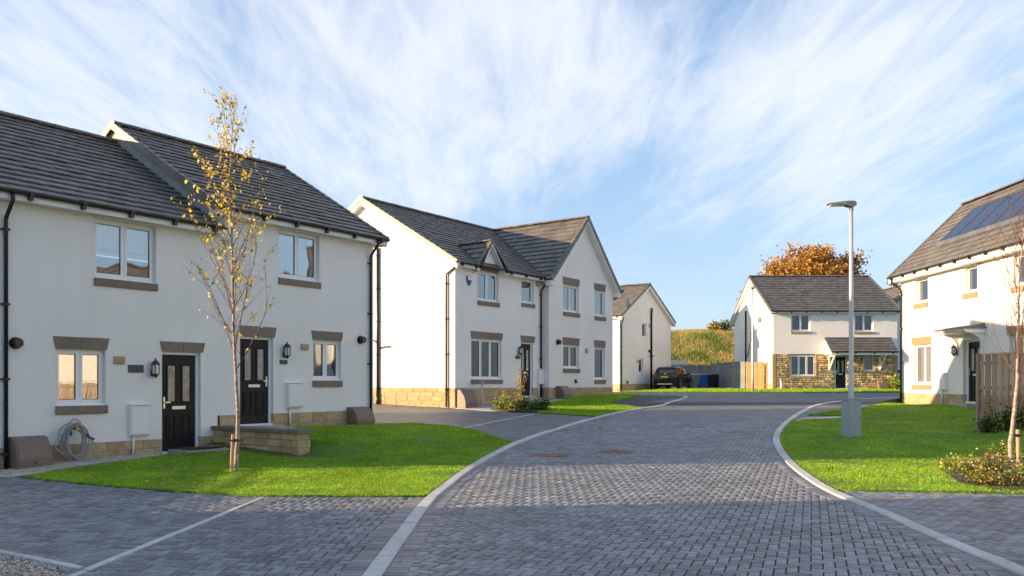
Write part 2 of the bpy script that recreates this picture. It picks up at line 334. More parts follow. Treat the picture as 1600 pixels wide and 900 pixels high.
def paver_far(name, base, rot, var):
    m = bpy.data.materials.new(name); m.use_nodes = True; MATS[name] = m; nt = m.node_tree; N = nt.nodes; L = nt.links; p = N['Principled BSDF']
    p.inputs['Roughness'].default_value = 0.62
    tc = N.new('ShaderNodeTexCoord'); mp = N.new('ShaderNodeMapping'); mp.inputs['Rotation'].default_value = (0, 0, rot); L.new(tc.outputs['Object'], mp.inputs[0])
    b = N.new('ShaderNodeTexBrick'); L.new(mp.outputs[0], b.inputs['Vector']); b.inputs['Scale'].default_value = 1; b.inputs['Brick Width'].default_value = 0.2; b.inputs['Row Height'].default_value = 0.1
    b.inputs['Mortar Size'].default_value = 0.007; b.inputs['Color1'].default_value = tuple(c*(1-var) for c in base)+(1,); b.inputs['Color2'].default_value = tuple(c*(1+var) for c in base)+(1,); b.inputs['Mortar'].default_value = (0.05, 0.05, 0.05, 1)
    n = N.new('ShaderNodeTexNoise'); n.inputs['Scale'].default_value = 1.5; n.inputs['Detail'].default_value = 5; L.new(tc.outputs['Object'], n.inputs[0])
    r = N.new('ShaderNodeMapRange'); r.inputs[1].default_value = 0.3; r.inputs[2].default_value = 0.7; r.inputs[3].default_value = 0.82; r.inputs[4].default_value = 1.15; L.new(n.outputs[0], r.inputs[0])
    s = N.new('ShaderNodeVectorMath'); s.operation = 'SCALE'; L.new(b.outputs[0], s.inputs[0]); L.new(r.outputs[0], s.inputs['Scale']); L.new(s.outputs[0], p.inputs['Base Color'])
    bp = N.new('ShaderNodeBump'); bp.inputs['Strength'].default_value = 0.6; bp.inputs['Distance'].default_value = 0.006; bp.invert = True; L.new(b.outputs['Fac'], bp.inputs['Height']); L.new(bp.outputs[0], p.inputs['Normal'])
    return m
M_far = paver_far('far_block_paving', (0.175, 0.178, 0.188), R(20), 0.22)
M_far0 = paver_far('far_drive_paving', (0.165, 0.17, 0.182), R(2), 0.22)

# ------------------------------------------------------------------ the lie of the land
TH = math.atan2(1735 - CX, F)                     # the terrace runs away to the right at this angle from the view axis
D1 = Vector((math.sin(TH), math.cos(TH))); N1 = Vector((math.cos(TH), -math.sin(TH)))
RZ1 = math.atan2(D1.y, D1.x)
Y12 = 14.3; O12 = Vector((-7.12 + math.tan(TH) * (Y12 - 17.7), Y12))      # front left corner of the terrace
SW = 5.12; W12 = 9.93; DEP = 8.2                  # party wall and right end along its front, depth
O3 = Vector(((711 - CX) / F * 30.2, 30.2))        # corner of the detached house
O4 = Vector(((968 - CX) / F * 54.8, 54.8))
O5 = Vector((16.7, 52.8)); O6 = Vector((15.46, 32.8))
RY = [-50, 0, 13, 16, 18, 20, 22, 24, 28, 32, 36, 40, 46, 52, 60, 80, 200, 2000]
RZv = [0, 0, 0.0, .055, .12, .21, .315, .425, .625, .80, .925, 1.01, 1.07, 1.20, 1.27, 1.4, 2.0, 4.0]
def smooth(x): 
    x = np.clip(x, 0, 1); return x * x * (3 - 2 * x)
def terrain(x, y):
    x = np.asarray(x, float); y = np.asarray(y, float)
    z = np.interp(y, RY, RZv)
    s = (x - O12.x) * D1.x + (y - O12.y) * D1.y; t = (x - O12.x) * N1.x + (y - O12.y) * N1.y
    amp = np.interp(s, [4.0, 5.1, 6.0, 9.9, 13.0], [.44, .44, .40, .18, 0])
    step = smooth((s - (SW + .02)) / (.22 + np.maximum(0, t - 2.6) * 1.1))
    z = z + amp * step * (1 - smooth((t - 1.4) / 4.2))
    z = z + .05 * smooth((s - 3.3) / 1.8) * (1 - step) * (1 - smooth((t - 1.0) / 3.5))
    z = z + .065 * smooth((s - .1) / 1.6) * (1 - step) * (1 - smooth((t - .25) / 1.3)) * (s < SW + 1)
    s3 = (x - O3.x) * D1.x + (y - O3.y) * D1.y; t3 = (x - O3.x) * N1.x + (y - O3.y) * N1.y
    z = z + .10 * smooth((s3 - 2.0) / 4) * (1 - smooth((t3 - .5) / 3.2)) * (1 - smooth((s3 - 11.5) / 4))
    z = z + .22 * (1 - smooth((15.46 - x) / 5.0)) * smooth((y - 16) / 5) * (1 - smooth((y - 28) / 4))
    return z
def tz(x, y): return float(terrain(x, y))
def ground(u, v, dz=0.0):                         # where the ray through a photo pixel meets the ground
    a = (u - CX) / F; k = (HZ - v) / F; lo, hi = 2.0, 90.0
    Ys = np.linspace(3, 90, 1500); g = EYE + k * Ys - terrain(a * Ys, Ys) - dz
    i = int(np.argmax(g < 0)) if (g < 0).any() else len(Ys) - 1
    lo, hi = Ys[max(i-1, 0)], Ys[i]
    for _ in range(30):
        m = (lo + hi) / 2
        if EYE + k * m - tz(a * m, m) - dz > 0: lo = m
        else: hi = m
    return Vector((a * lo, lo))
def G(pts): return [ground(u, v) for u, v in pts]
def spline(P, step=0.25):
    P = [Vector(p) for p in P]; out = []
    for i in range(len(P) - 1):
        p0, p1, p2, p3 = P[max(i-1, 0)], P[i], P[i+1], P[min(i+2, len(P)-1)]
        n = max(1, int((p2 - p1).length / step))
        for j in range(n):
            t = j / n
            out.append(0.5 * ((2*p1) + (p2-p0)*t + (2*p0-5*p1+4*p2-p3)*t*t + (3*p1-p0-3*p2+p3)*t**3))
    out.append(P[-1]); return out
def resample(P, step):
    out = [P[0].copy()]; acc = 0
    for a, b in zip(P, P[1:]):
        L = (b - a).length; d = step - acc
        while d <= L:
            out.append(a + (b - a) * (d / L)); d += step
        acc = L - (d - step)
    return out
def inside(poly, x, y):
    x = np.asarray(x); y = np.asarray(y); r = np.zeros(x.shape, bool); n = len(poly)
    for i in range(n):
        x0, y0 = poly[i][0], poly[i][1]; x1, y1 = poly[i-1][0], poly[i-1][1]
        c = ((y0 > y) != (y1 > y)) & (x < (x1 - x0) * (y - y0) / ((y1 - y0) or 1e-12) + x0)
        r ^= c
    return r
def sheet(name, poly, dz, m, res=0.5, skirt=0.0, parent=None, relief=0.0):
    pts = []
    n = len(poly)
    for i in range(n):
        a, b = Vector(poly[i]), Vector(poly[(i+1) % n]); k = max(1, int((b - a).length / res))
        pts += [a + (b - a) * (j / k) for j in range(k)]
    nb = len(pts); edges = [(i, (i+1) % nb) for i in range(nb)]
    xs = [p.x for p in pts]; ys = [p.y for p in pts]
    gx, gy = np.meshgrid(np.arange(min(xs), max(xs), res) + .013, np.arange(min(ys), max(ys), res) + .017)
    gx = gx.ravel(); gy = gy.ravel(); k = inside(pts, gx, gy); gx = gx[k]; gy = gy[k]
    allp = pts + [Vector((a, b)) for a, b in zip(gx, gy)]
    vs, es, fs, *_ = delaunay_2d_cdt(allp, edges, [], 1, 1e-5)
    mb = MB(); V = []
    for p in vs:
        h = tz(p.x, p.y) + dz
        if relief: h += relief * mnoise.noise(Vector((p.x * 1.3, p.y * 1.3, 0)))
        V.append((p.x, p.y, h))
    fs = [f if ((Vector(vs[f[1]])-Vector(vs[f[0]])).cross(Vector(vs[f[2]])-Vector(vs[f[0]])) > 0) else tuple(reversed(f)) for f in fs]
    mb.add(V, fs)
    if skirt:
        ring = [(p.x, p.y, tz(p.x, p.y) + dz) for p in pts]
        mb.add(ring + [(x, y, z - skirt) for x, y, z in ring], [(i, (i+1) % nb, nb+(i+1) % nb, nb+i) for i in range(nb)])
    return mb.build(name, m, parent, smooth=True)
def strip_poly(P, off0, off1):                    # band beside a polyline (offset to its left is positive)
    def off(P, o):
        r = []
        for i in range(len(P)):
            t = (P[min(i+1, len(P)-1)] - P[max(i-1, 0)]).normalized(); r.append(P[i] + Vector((-t.y, t.x)) * o)
        return r
    return off(P, off0), off(P, off1)

# paver pieces
def paver_mesh(lx, ly, m, name='paver'):
    b = 0.008; g = 0.0055; hx, hy = lx/2 - g, ly/2 - g; h = 0.05
    V = [(-hx,-hy,-h),(hx,-hy,-h),(hx,hy,-h),(-hx,hy,-h),(-hx,-hy,-b),(hx,-hy,-b),(hx,hy,-b),(-hx,hy,-b),(-hx+b,-hy+b,0),(hx-b,-hy+b,0),(hx-b,hy-b,0),(-hx+b,hy-b,0)]
    Fq = [(i,(i+1)%4,4+(i+1)%4,4+i) for i in range(4)] + [(4+i,4+(i+1)%4,8+(i+1)%4,8+i) for i in range(4)] + [(8,9,10,11)]
    me = bpy.data.meshes.new(name); me.from_pydata(V, [], Fq); me.materials.append(m); me.update()
    return me, np.array(V), np.array(Fq)
def lay(parent, items, m, limit=300, name='paver', dz=0.0, lx=0.2, ly=0.1):
    """items: (x, y, angle[, dz]); the ones that show largest become parts, the rest one joined part"""
    me, V, Fq = paver_mesh(lx, ly, m, name)
    it = np.array([(a[0], a[1], a[2], a[3] if len(a) > 3 else 0.0) for a in items])
    u = CX + F * it[:, 0] / np.maximum(it[:, 1], .1); z = terrain(it[:, 0], it[:, 1]); v = HZ + F * (EYE - z) / np.maximum(it[:, 1], .1)
    vis = (u > -20) & (u < 1620) & (v < 915) & (it[:, 1] > 1)
    order = np.lexsort((it[:, 1], ~vis))
    it = it[order]; e = 0.05
    x, y = it[:, 0], it[:, 1]; z = terrain(x, y)
    gx = (terrain(x + e, y) - terrain(x - e, y)) / (2*e); gy = (terrain(x, y + e) - terrain(x, y - e)) / (2*e)
    n = len(it)
    gx = gx + rng.normal(0, .005, n); gy = gy + rng.normal(0, .005, n); zj = z + dz + it[:, 3] + rng.normal(0, .0012, n)
    ca, sa = np.cos(it[:, 2]), np.sin(it[:, 2])
    ax = np.stack([ca, sa, gx*ca + gy*sa], 1); ay = np.stack([-sa, ca, -gx*sa + gy*ca], 1); az = np.stack([-gx, -gy, np.ones(n)], 1)
    for q in (ax, ay, az): q /= np.linalg.norm(q, axis=1)[:, None]
    k = min(limit, n)
    for i in range(k):
        M = Matrix(((ax[i,0], ay[i,0], az[i,0], x[i]), (ax[i,1], ay[i,1], az[i,1], y[i]), (ax[i,2], ay[i,2], az[i,2], zj[i]), (0,0,0,1)))
        inst(name, me, parent, M)
    if n > k:
        P = np.stack([x, y, zj], 1)[k:]
        A = P[:, None, :] + V[None, :, 0:1]*ax[k:, None, :] + V[None, :, 1:2]*ay[k:, None, :] + V[None, :, 2:3]*az[k:, None, :]
        Fa = (np.arange(n-k)[:, None, None]*12 + Fq[None]).reshape(-1, 4)
        o = addobj(name + '_field', np_indexed(name + '_field', A.reshape(-1, 3), Fa, m), parent); tag(o, kind='stuff')
def herringbone(poly, rot, bounds=None):
    xs = [p[0] for p in poly]; ys = [p[1] for p in poly]; c, s_ = math.cos(rot), math.sin(rot)
    cx, cy = sum(xs)/len(xs), sum(ys)/len(ys); rad = max(math.hypot(x-cx, y-cy) for x, y in zip(xs, ys)); k = int(rad/.1) + 4
    I, J = np.meshgrid(np.arange(-k, k), np.arange(-k, k)); t = (I - J) % 4
    H = t == 0; Vv = t == 2                       # horizontal brick on cells (i,j),(i+1,j); vertical on (i,j),(i,j+1)... 90 degree herringbone
    lx = np.concatenate([(I[H]+1)*.1, (I[Vv]+.5)*.1]); ly = np.concatenate([(J[H]+.5)*.1, (J[Vv])*.1]); an = np.concatenate([np.full(H.sum(), 0.), np.full(Vv.sum(), math.pi/2)])
    x = cx + lx*c - ly*s_; y = cy + lx*s_ + ly*c
    ok = inside(poly, x, y)
    for dx, dy in ((.1, 0), (-.1, 0), (0, .1), (0, -.1)): ok |= inside(poly, x+dx*.8, y+dy*.8)
    return list(zip(x[ok], y[ok], an[ok] + rot))
# ------------------------------------------------------------------ ground, road, drives, lawns
def big_ground():
    rr = [0, 1.5, 3, 4.5, 6, 7.5, 9, 10.5, 12, 13.5, 15, 16.5, 18, 19.5, 21, 22.5, 24, 26, 28, 30, 33, 36, 40, 45, 50, 56, 64, 75, 90, 120, 170, 260, 400, 700, 1300]
    mb = MB(); n = 96; mb.v.append((0, 0, -.12)); idx = [[0]*n]
    for r in rr[1:]:
        row = []
        for j in range(n):
            x, y = r*math.cos(2*math.pi*j/n), r*math.sin(2*math.pi*j/n); row.append(len(mb.v)); mb.v.append((x, y, tz(x, y) - .12))
        idx.append(row)
    for j in range(n): mb.f.append((0, idx[1][j], idx[1][(j+1) % n])); mb.m.append(0)
    for i in range(1, len(idx)-1):
        for j in range(n): mb.f.append((idx[i][j], idx[i+1][j], idx[i+1][(j+1) % n], idx[i][(j+1) % n])); mb.m.append(0)
    o = mb.build('ground', M_field, smooth=True); tag(o, kind='structure')
big_ground()

KL = spline([Vector((-1.17, 3.0)), Vector((-1.17, 5.0))] + G([(582,900),(628,836),(672,780),(715,745),(760,716),(802,695),(860,674),(920,656),(985,641),(1033,634),(1046,629),(1068,623)]) + [Vector((8.3, 40.3)), Vector((6.6, 42.6))], .2)
KR = spline([Vector((3.95, 3.0)), Vector((4.15, 5.0))] + G([(1600,896),(1450,833),(1370,797),(1306,771),(1252,738),(1222,708),(1213,685),(1222,667),(1240,652),(1258,641),(1274,634),(1305,628),(1345,624)]) + [Vector((17.5, 38.0)), Vector((22, 39.4))], .2)
FAR_Y = 47.3
road_poly = [p for p in KL] + [Vector((3.0, 44.5)), Vector((3.0, FAR_Y)), Vector((34, FAR_Y)), Vector((34, 41.5))] + [p for p in reversed(KR)] + [Vector((9, 2.0)), Vector((-1.17, 2.0))]
near_road = [p for p in KL if p.y < 25.0] + [p for p in reversed(KR) if p.y < 25.0]
far_road = [p for p in KL if p.y >= 24.6] + [Vector((3.0, 44.5)), Vector((3.0, FAR_Y)), Vector((34, FAR_Y)), Vector((34, 41.5))] + [p for p in reversed(KR) if p.y >= 24.6]
road = sheet('road', near_road, -.014, M_joint, .5); tag(road, kind='structure')
ro = sheet('far_road_surface', far_road, -.002, M_far, .6, parent=road)
# dark ramp across the road where the raised table begins
ra = [a for a in KL if 32.2 < a.y < 34.2]; rb = [a for a in KR if 32.2 < a.y < 34.2]
ramp = sheet('road_ramp', [Vector((4.6, 31.6)), Vector((14.2, 31.6)), Vector((14.8, 33.6)), Vector((5.2, 33.6))], .012, M_tarmac, .4, skirt=.05, parent=road)
top = sheet('raised_road_table', [Vector((5.3, 33.62)), Vector((15.0, 33.62)), Vector((16.5, 37.4)), Vector((33, 42.2)), Vector((33, FAR_Y-.1)), Vector((3.2, FAR_Y-.1)), Vector((6.8, 42.4)), Vector((8.2, 40.5)), Vector((7.6, 37.2))], .006,
            mat('grey_tarmac', (0.15, 0.148, 0.152), 0.8, var=.15, vscale=1.5, bump=.3, bscale=150, bdist=.004), .6, parent=road)

def soldier(P, off, sgn):
    pts = resample(P, .1022); out = []
    for i in range(1, len(pts)-1):
        t = (pts[i+1] - pts[i-1]).normalized(); nrm = Vector((-t.y, t.x))
        c = pts[i] + nrm * off * sgn; out.append((c.x, c.y, math.atan2(nrm.y, nrm.x), .004))
    return out
def kerb(name, P, w, label_parent, h=.026):
    pts = P; acc = [0]
    for a, b in zip(P, P[1:]): acc.append(acc[-1] + (b-a).length)
    k = tag(sheet_strip(name, P, -w/2+.004, w/2-.004, -.004, M_joint), kind='structure')
    n = int(acc[-1] / .915) + 1; A = np.array(acc); X = np.array([p.x for p in P]); Y = np.array([p.y for p in P])
    for i in range(n):
        s0, s1 = i*.915 + .007, min((i+1)*.915 - .007, acc[-1])
        if s1 - s0 < .05: continue
        ss = np.linspace(s0, s1, 5); q = [Vector((np.interp(s, A, X), np.interp(s, A, Y))) for s in ss]
        mb = MB(); hh = h + random.uniform(-.004, .004); b = .012
        L, Rr = strip_poly(q, w/2, -w/2); Li, Ri = strip_poly(q, w/2-b, -w/2+b); m = len(q)
        rows = [[(p.x, p.y, tz(p.x, p.y) - .05) for p in L], [(p.x, p.y, tz(p.x, p.y) + hh - b) for p in L], [(p.x, p.y, tz(p.x, p.y) + hh) for p in Li],
                [(p.x, p.y, tz(p.x, p.y) + hh) for p in Ri], [(p.x, p.y, tz(p.x, p.y) + hh - b) for p in Rr], [(p.x, p.y, tz(p.x, p.y) - .05) for p in Rr]]
        mb.add([v for r in rows for v in r], [(r*m+j, r*m+j+1, (r+1)*m+j+1, (r+1)*m+j)[::-1] for r in range(5) for j in range(m-1)] + [tuple(r*m for r in range(6)), tuple(r*m+m-1 for r in range(5, -1, -1))])
        mb.build('kerb_stone', M_kerb, k)
    return k
def sheet_strip(name, P, o0, o1, dz, m):
    A, B = strip_poly(P, o0, o1); n = len(P); mb = MB()
    mb.add([(p.x, p.y, tz(p.x, p.y)+dz) for p in A] + [(p.x, p.y, tz(p.x, p.y)+dz) for p in B], [(i, n+i, n+i+1, i+1) for i in range(n-1)][::1])
    return mb.build(name, m)
kerb('left_kerb', KL, .16, None); kerb('right_kerb', KR, .16, None)

near = [p for p in near_road if p.y > 5.2]
rp = herringbone(near, -R(20))
grate_c = []
GR = [[(830,712),(843,707.5),(888,709.5),(879,716)], [(934,706),(943,701.5),(991,704.5),(984,711.5)]]
for g in GR:
    q = G(g); c = sum((Vector(p) for p in q), Vector((0, 0))) / 4; grate_c.append(c)
rp = [p for p in rp if all(not (abs(p[0]-c.x) < .36 and abs(p[1]-c.y) < .32) for c in grate_c)]
KLs, KRs = [p for p in KL if 4.5 < p.y < 25.0], [p for p in KR if 4.5 < p.y < 25.0]
lay(road, rp, M_paverr)
lay(road, soldier(KLs, .185, -1) + soldier(KRs, .185, 1), M_paver, 120, name='edge_paver', lx=.2, ly=.1)

# pavement left of the road, the drive beyond its pale edging, gravel corner
e0, e1 = ground(410, 777.5), ground(128, 894)
ed = [e0, e1, e1 + (e1 - e0).normalized() * 4.0]
lk = [p - Vector((.0, 0)) for p in KL if p.y < ground(668, 777).y + .1]
pave_poly = [e0 + Vector((-.0, .1))] + [p for p in reversed(lk)] + [ed[2]]
pav = sheet('pavement', pave_poly, -.014, M_joint, .5); tag(pav, kind='structure')
pp = herringbone([p for p in pave_poly if True], -R(1.5))
pp = [p for p in pp if p[1] > 5.0]
lay(pav, pp, M_paver)
lks = [p for p in lk if p.y > 4.5]
lay(pav, soldier(lks, .185, 1) + soldier([Vector(e0 + Vector((.2, 0))), Vector(e1 + Vector((.2, 0)))], .0, 1) + soldier([Vector(e0 + Vector((.0, -.06))), Vector(ground(664, 778) + Vector((-.2, -.06)))], .0, 1), M_paver, 100, name='edge_paver')
kerb('drive_edging', resample([e0, e1, ed[2]], .2), .07, None, .012)
low = G([(0, 752), (37, 748), (130, 758.5), (260, 769.5), (405, 778)])
g0, g1 = ground(-60, 850), ground(128, 889)
drv_poly = [Vector((-10.6, 13.9))] + low[1:] + [e1] + [g1, g0, g0 + (g0 - g1).normalized() * 5, Vector((-12, 13.2))]
drv = sheet('left_drive', drv_poly, -.014, M_joint, .5); tag(drv, kind='structure')
lay(drv, herringbone(drv_poly, -R(1.5)), M_paver)
lay(drv, soldier([Vector(e0 + Vector((-.15, 0))), Vector(e1 + Vector((-.15, 0)))], 0, 1) + soldier([Vector(g1 + Vector((-.1, .12))), Vector(g0 + Vector((-.1, .12)))], 0, 1), M_paver, 60, name='edge_paver')
kerb('gravel_edging', resample([g1, g0, g0 + (g0 - g1).normalized() * 2], .2), .06, None, .02)

def gravel(name, poly, n, size, dz, label=None):
    xs = [p[0] for p in poly]; ys = [p[1] for p in poly]
    x = rng.uniform(min(xs), max(xs), n*3); y = rng.uniform(min(ys), max(ys), n*3); k = inside(poly, x, y); x, y = x[k][:n], y[k][:n]; m = len(x)
    oct_ = np.array([(1,0,0),(0,1,0),(-1,0,0),(0,-1,0),(0,0,1),(0,0,-1)], float); fo = np.array([(0,1,4),(1,2,4),(2,3,4),(3,0,4),(1,0,5),(2,1,5),(3,2,5),(0,3,5)])
    sc = rng.uniform(.5, 1.3, (m, 1, 3)) * size * np.array([1, 1, .6]); V = oct_[None] * sc * rng.uniform(.75, 1.2, (m, 6, 1))
    a = rng.uniform(0, 6.28, m); ca, sa = np.cos(a)[:, None], np.sin(a)[:, None]
    vx = V[..., 0]*ca - V[..., 1]*sa; vy = V[..., 0]*sa + V[..., 1]*ca
    P = np.stack([vx + x[:, None], vy + y[:, None], V[..., 2] + (terrain(x, y) + dz)[:, None] + rng.uniform(0, size*.5, (m, 1))], -1)
    Fa = (np.arange(m)[:, None, None]*6 + fo[None]).reshape(-1, 3)
    o = addobj(name, np_indexed(name, P.reshape(-1, 3), Fa, M_gravel)); tag(o, kind='stuff'); return o
gp = [g1 + Vector((0, -.03)), g0 + Vector((0, -.03)), g0 + Vector((-.4, -2.5)), Vector((-1.6, 5.2)) if False else ed[2] + Vector((-.06, 0)), e1 + Vector((-.05, -.05))]
o = sheet('gravel_bed', gp, -.02, mat('gravel_base', (.34, .29, .23), .95, var=.3, vscale=40), .4); tag(o, kind='structure')
o = gravel('corner_gravel', gp, 9000, .017, -.012); tag(o, 'pale buff gravel in the bed beside the charcoal block drive', 'gravel')

# drives at the right and between the houses
lb = G([(1303, 768), (1400, 768)])
rd_poly = [p for p in KR if p.y <= ground(1303, 768).y + .05] + [Vector((9.6, 12.0)), Vector((11.5, 11.8)), Vector((11.5, 4.5))]
rdv = sheet('right_drive', rd_poly, -.014, M_joint, .5); tag(rdv, kind='structure')
lay(rdv, [p for p in herringbone(rd_poly, R(4)) if p[1] > 5.5 and p[0] < 10.2], M_paver)
lay(rdv, soldier([p for p in KR if 5.5 < p.y < 12.2], .185, -1) + soldier([Vector((5.0, 11.83)), Vector((10.2, 11.83))], 0, 1), M_paver, 60, name='edge_paver')

mid_poly = [Vector((-3.8, 22.3)), O12 + D1*W12 - N1*9, O3 - N1*9, O3, O3 + N1*.6 + D1*2.4] + G([(800, 642), (850, 646.5), (945, 652)]) + [p for p in reversed(KL) if ground(808, 692).y < p.y < ground(945, 652).y] + G([(808, 692), (735, 672), (650, 663)])
md = sheet('shared_drive', mid_poly, -.004, M_far0, .5); tag(md, kind='structure')
kerb('shared_drive_edging', resample(G([(722, 668.5), (760, 661), (838, 646)]), .2), .06, None, .008)
# small dark drive between the far lawns, path by the detached house
inl = G([(948, 632), (1000, 618.5), (1012, 616)]) + [Vector((8.3, 41.0)), Vector((8.5, 38.5))] + G([(1062, 624), (1044, 630), (1030, 635), (1010, 638)])
o = sheet('side_drive', inl, .004, M_tarmac, .5); tag(o, kind='structure')
hp = [O3 + N1*.05 - D1*.1, O3 + N1*.05 + D1*5.7, O3 + N1*1.3 + D1*5.7, O3 + N1*1.4 + D1*3.0, O3 + N1*2.0 + D1*1.2, O3 + N1*2.2 - D1*.4]
o = sheet('house_path', hp, .012, M_slab, .4, skirt=.05); tag(o, kind='structure')
rpav = [p for p in KR if p.y > ground(1238, 661).y] + [Vector((22, 37.5)), Vector((16.5, 35.2))] + G([(1408, 622), (1380, 627), (1350, 637), (1338, 645), (1330, 653), (1262, 658)])
o = sheet('footpath', rpav, .004, M_far0, .5); tag(o, kind='structure')
o = sheet('path_edging', G([(1243, 658), (1256, 654.2), (1322, 651.5), (1322, 653.8), (1258, 656.3), (1246, 660)]), .03, M_kerb, .3, skirt=.06); tag(o, kind='structure')

# lawns
def lawn(name, poly, n, hb, label, edge=.02, relief=.015, zone=None):
    o = sheet(name, poly, edge, M_turf, .3, skirt=.09, relief=relief); tag(o, kind='structure')
    xs = [p[0] for p in poly]; ys = [p[1] for p in poly]; X = []; Y = []; c = 0
    while c < n:
        x = rng.uniform(min(xs), max(xs), n); y = rng.uniform(min(ys), max(ys), n)
        k = inside(poly, x, y) & (rng.uniform(0, 1, n) < np.clip((14.0/np.maximum(y, 1))**1.6, .05, 1))
        X.append(x[k]); Y.append(y[k]); c += k.sum()
    x = np.concatenate(X)[:n]; y = np.concatenate(Y)[:n]; m = len(x)
    x = x + rng.normal(0, .01, m); y = y + rng.normal(0, .01, m)
    cl = np.sin(x*3.1 + 1.7*np.sin(y*2.3)) * np.sin(y*3.7 + 1.3*np.sin(x*1.9)); tuft = np.sin(x*11 + 3*np.sin(y*7)) * np.sin(y*13 + 2*np.sin(x*9))
    h = hb * rng.uniform(.55, 1.25, m) * (1 + .25*cl + .25*tuft); w = rng.uniform(.0035, .007, m) * np.clip(y/13, 1, 3)
    a = rng.uniform(0, 6.28, m); la = rng.uniform(0, 6.28, m); ll = h * rng.uniform(.1, .8, m)
    z = terrain(x, y) + edge - .012
    b0 = np.stack([x - w*np.cos(a), y - w*np.sin(a), z], 1); b1 = np.stack([x + w*np.cos(a), y + w*np.sin(a), z], 1); t = np.stack([x + ll*np.cos(la), y + ll*np.sin(la), z + h], 1)
    V = np.stack([b0, b1, t], 1).reshape(-1, 3)
    g = addobj(name + '_grass', np_mesh(name + '_grass', V, 3, [M_grass, M_grass2], rng.choice([0, 1], m, p=[.62, .38])))
    tag(g, label, 'grass', kind='stuff'); return o
M_grass = mat('lawn_grass_blade', (0.235, 0.45, 0.028), 0.6, island=.35, trans=.35, spec=.25, var=.28, vscale=.9)
M_grass2 = mat('lawn_grass_blade_yellow', (0.43, 0.56, 0.05), 0.6, island=.35, trans=.35, spec=.25, var=.28, vscale=.9)
h2c = O12 + D1*W12
lawn1 = G([(37, 746.5), (130, 757), (260, 768), (412, 776.5), (540, 777), (664, 776.5)]) + [p + Vector((-.09, 0)) for p in KL if ground(672, 776).y + .1 < p.y < ground(804, 694).y] + G([(806, 692.5), (735, 671), (650, 662), (590, 663)]) + \
        [h2c + N1*.25, O12 + D1*(SW+.20) + N1*.25, O12 + D1*(SW+.20) + N1*2.86, O12 + D1*(SW-.10) + N1*2.86, O12 + D1*(SW-.1) + N1*1.15] + G([(300, 709), (250, 713.5), (150, 728), (80, 738)])
lawn('left_lawn', lawn1, 230000, .036, 'mown green grass before the terraced houses with the birch')
lawn2 = [O3 + N1*1.35 + D1*5.75, O3 + N1*.42 + D1*6.2, O3 + N1*.42 + D1*12.2] + G([(1000, 617.5), (948, 631.5), (1008, 638.3)]) + [p + Vector((-.1, 0)) for p in reversed(KL) if ground(950, 652).y < p.y < ground(1010, 638.5).y] + G([(943, 651.5), (850, 646), (800, 641.5)]) + [O3 + N1*1.6 + D1*3.2]
lawn('middle_lawn', lawn2, 60000, .05, 'green grass below the detached house with the dormer')
lawn3 = G([(1303, 766)]) + [p + Vector((.1, .02)) for p in KR if ground(1303, 768).y < p.y < ground(1243, 655).y] + G([(1256, 656), (1320, 654), (1338, 648), (1352, 638.5), (1384, 628), (1402, 624)]) + [Vector((15.0, 33.4)), Vector((15.40, 33.0)), Vector((15.40, 21.8)), Vector((17, 21.8)), Vector((17, 14)), Vector((11.5, 11.95)), Vector((7.5, 11.95))]
lawn('right_lawn', lawn3, 250000, .038, 'green grass round the lamp column with the grey cabinet')
lawn4 = G([(1262, 649.5), (1298, 644), (1320, 641.5), (1334, 644.5), (1320, 650)])
lawn('path_side_lawn', lawn4, 9000, .05, 'small strip of grass beside the footpath behind the cabinet', .025)
lawn5 = [Vector((6.0, 47.4)), Vector((14, 47.35)), Vector((25.5, 47.4)), Vector((25.5, 52.75)), Vector((16.4, 53.2)), Vector((13.0, 55.4)), Vector((9.5, 52.0))]
lawn('far_verge', lawn5, 40000, .09, 'sunlit green verge before the stone faced house', .03)
# slab edging between gravel and lawn along the first house
pe = G([(-30, 748.5), (37, 744), (120, 729), (200, 718.5), (262, 711.5)])
A, B = strip_poly(spline(pe, .3), .20, .0)
pth = sheet('slab_path', A + list(reversed(B)), .0, M_joint, .3); tag(pth, kind='structure')
sp = resample(spline(pe, .1), .45)
for a, b in zip(sp, sp[1:]):
    t = (b - a).normalized(); n = Vector((-t.y, t.x)); mb = MB(); g = .004
    q = [a + t*g + n*.01, b - t*g + n*.01, b - t*g + n*.19, a + t*g + n*.19]
    mb.add([(p.x, p.y, tz(p.x, p.y)-.03) for p in q] + [(p.x, p.y, tz(p.x, p.y)+.018) for p in q], [(0,1,5,4),(1,2,6,5),(2,3,7,6),(3,0,4,7),(4,5,6,7)])
    mb.build('slab', M_slab, pth)
gw = [O12 + N1*.0, O12 + D1*3.45 + N1*.0, O12 + D1*3.45 + N1*.5] + [p for p in reversed(A)]
gwb = sheet('wall_gravel_bed', gw, .0, MATS['gravel_base'], .3); tag(gwb, kind='structure')
o = gravel('wall_gravel', gw, 7000, .016, .006); tag(o, 'pale gravel strip along the foot of the lower terraced house', 'gravel')
o = gravel('door_gravel', [O12 + D1*4.35 + N1*.05, O12 + D1*4.95 + N1*.05, O12 + D1*4.95 + N1*1.0, O12 + D1*4.2 + N1*.9], 1500, .016, .006); tag(o, 'pale gravel between the low stone wall and the lower black door', 'gravel')
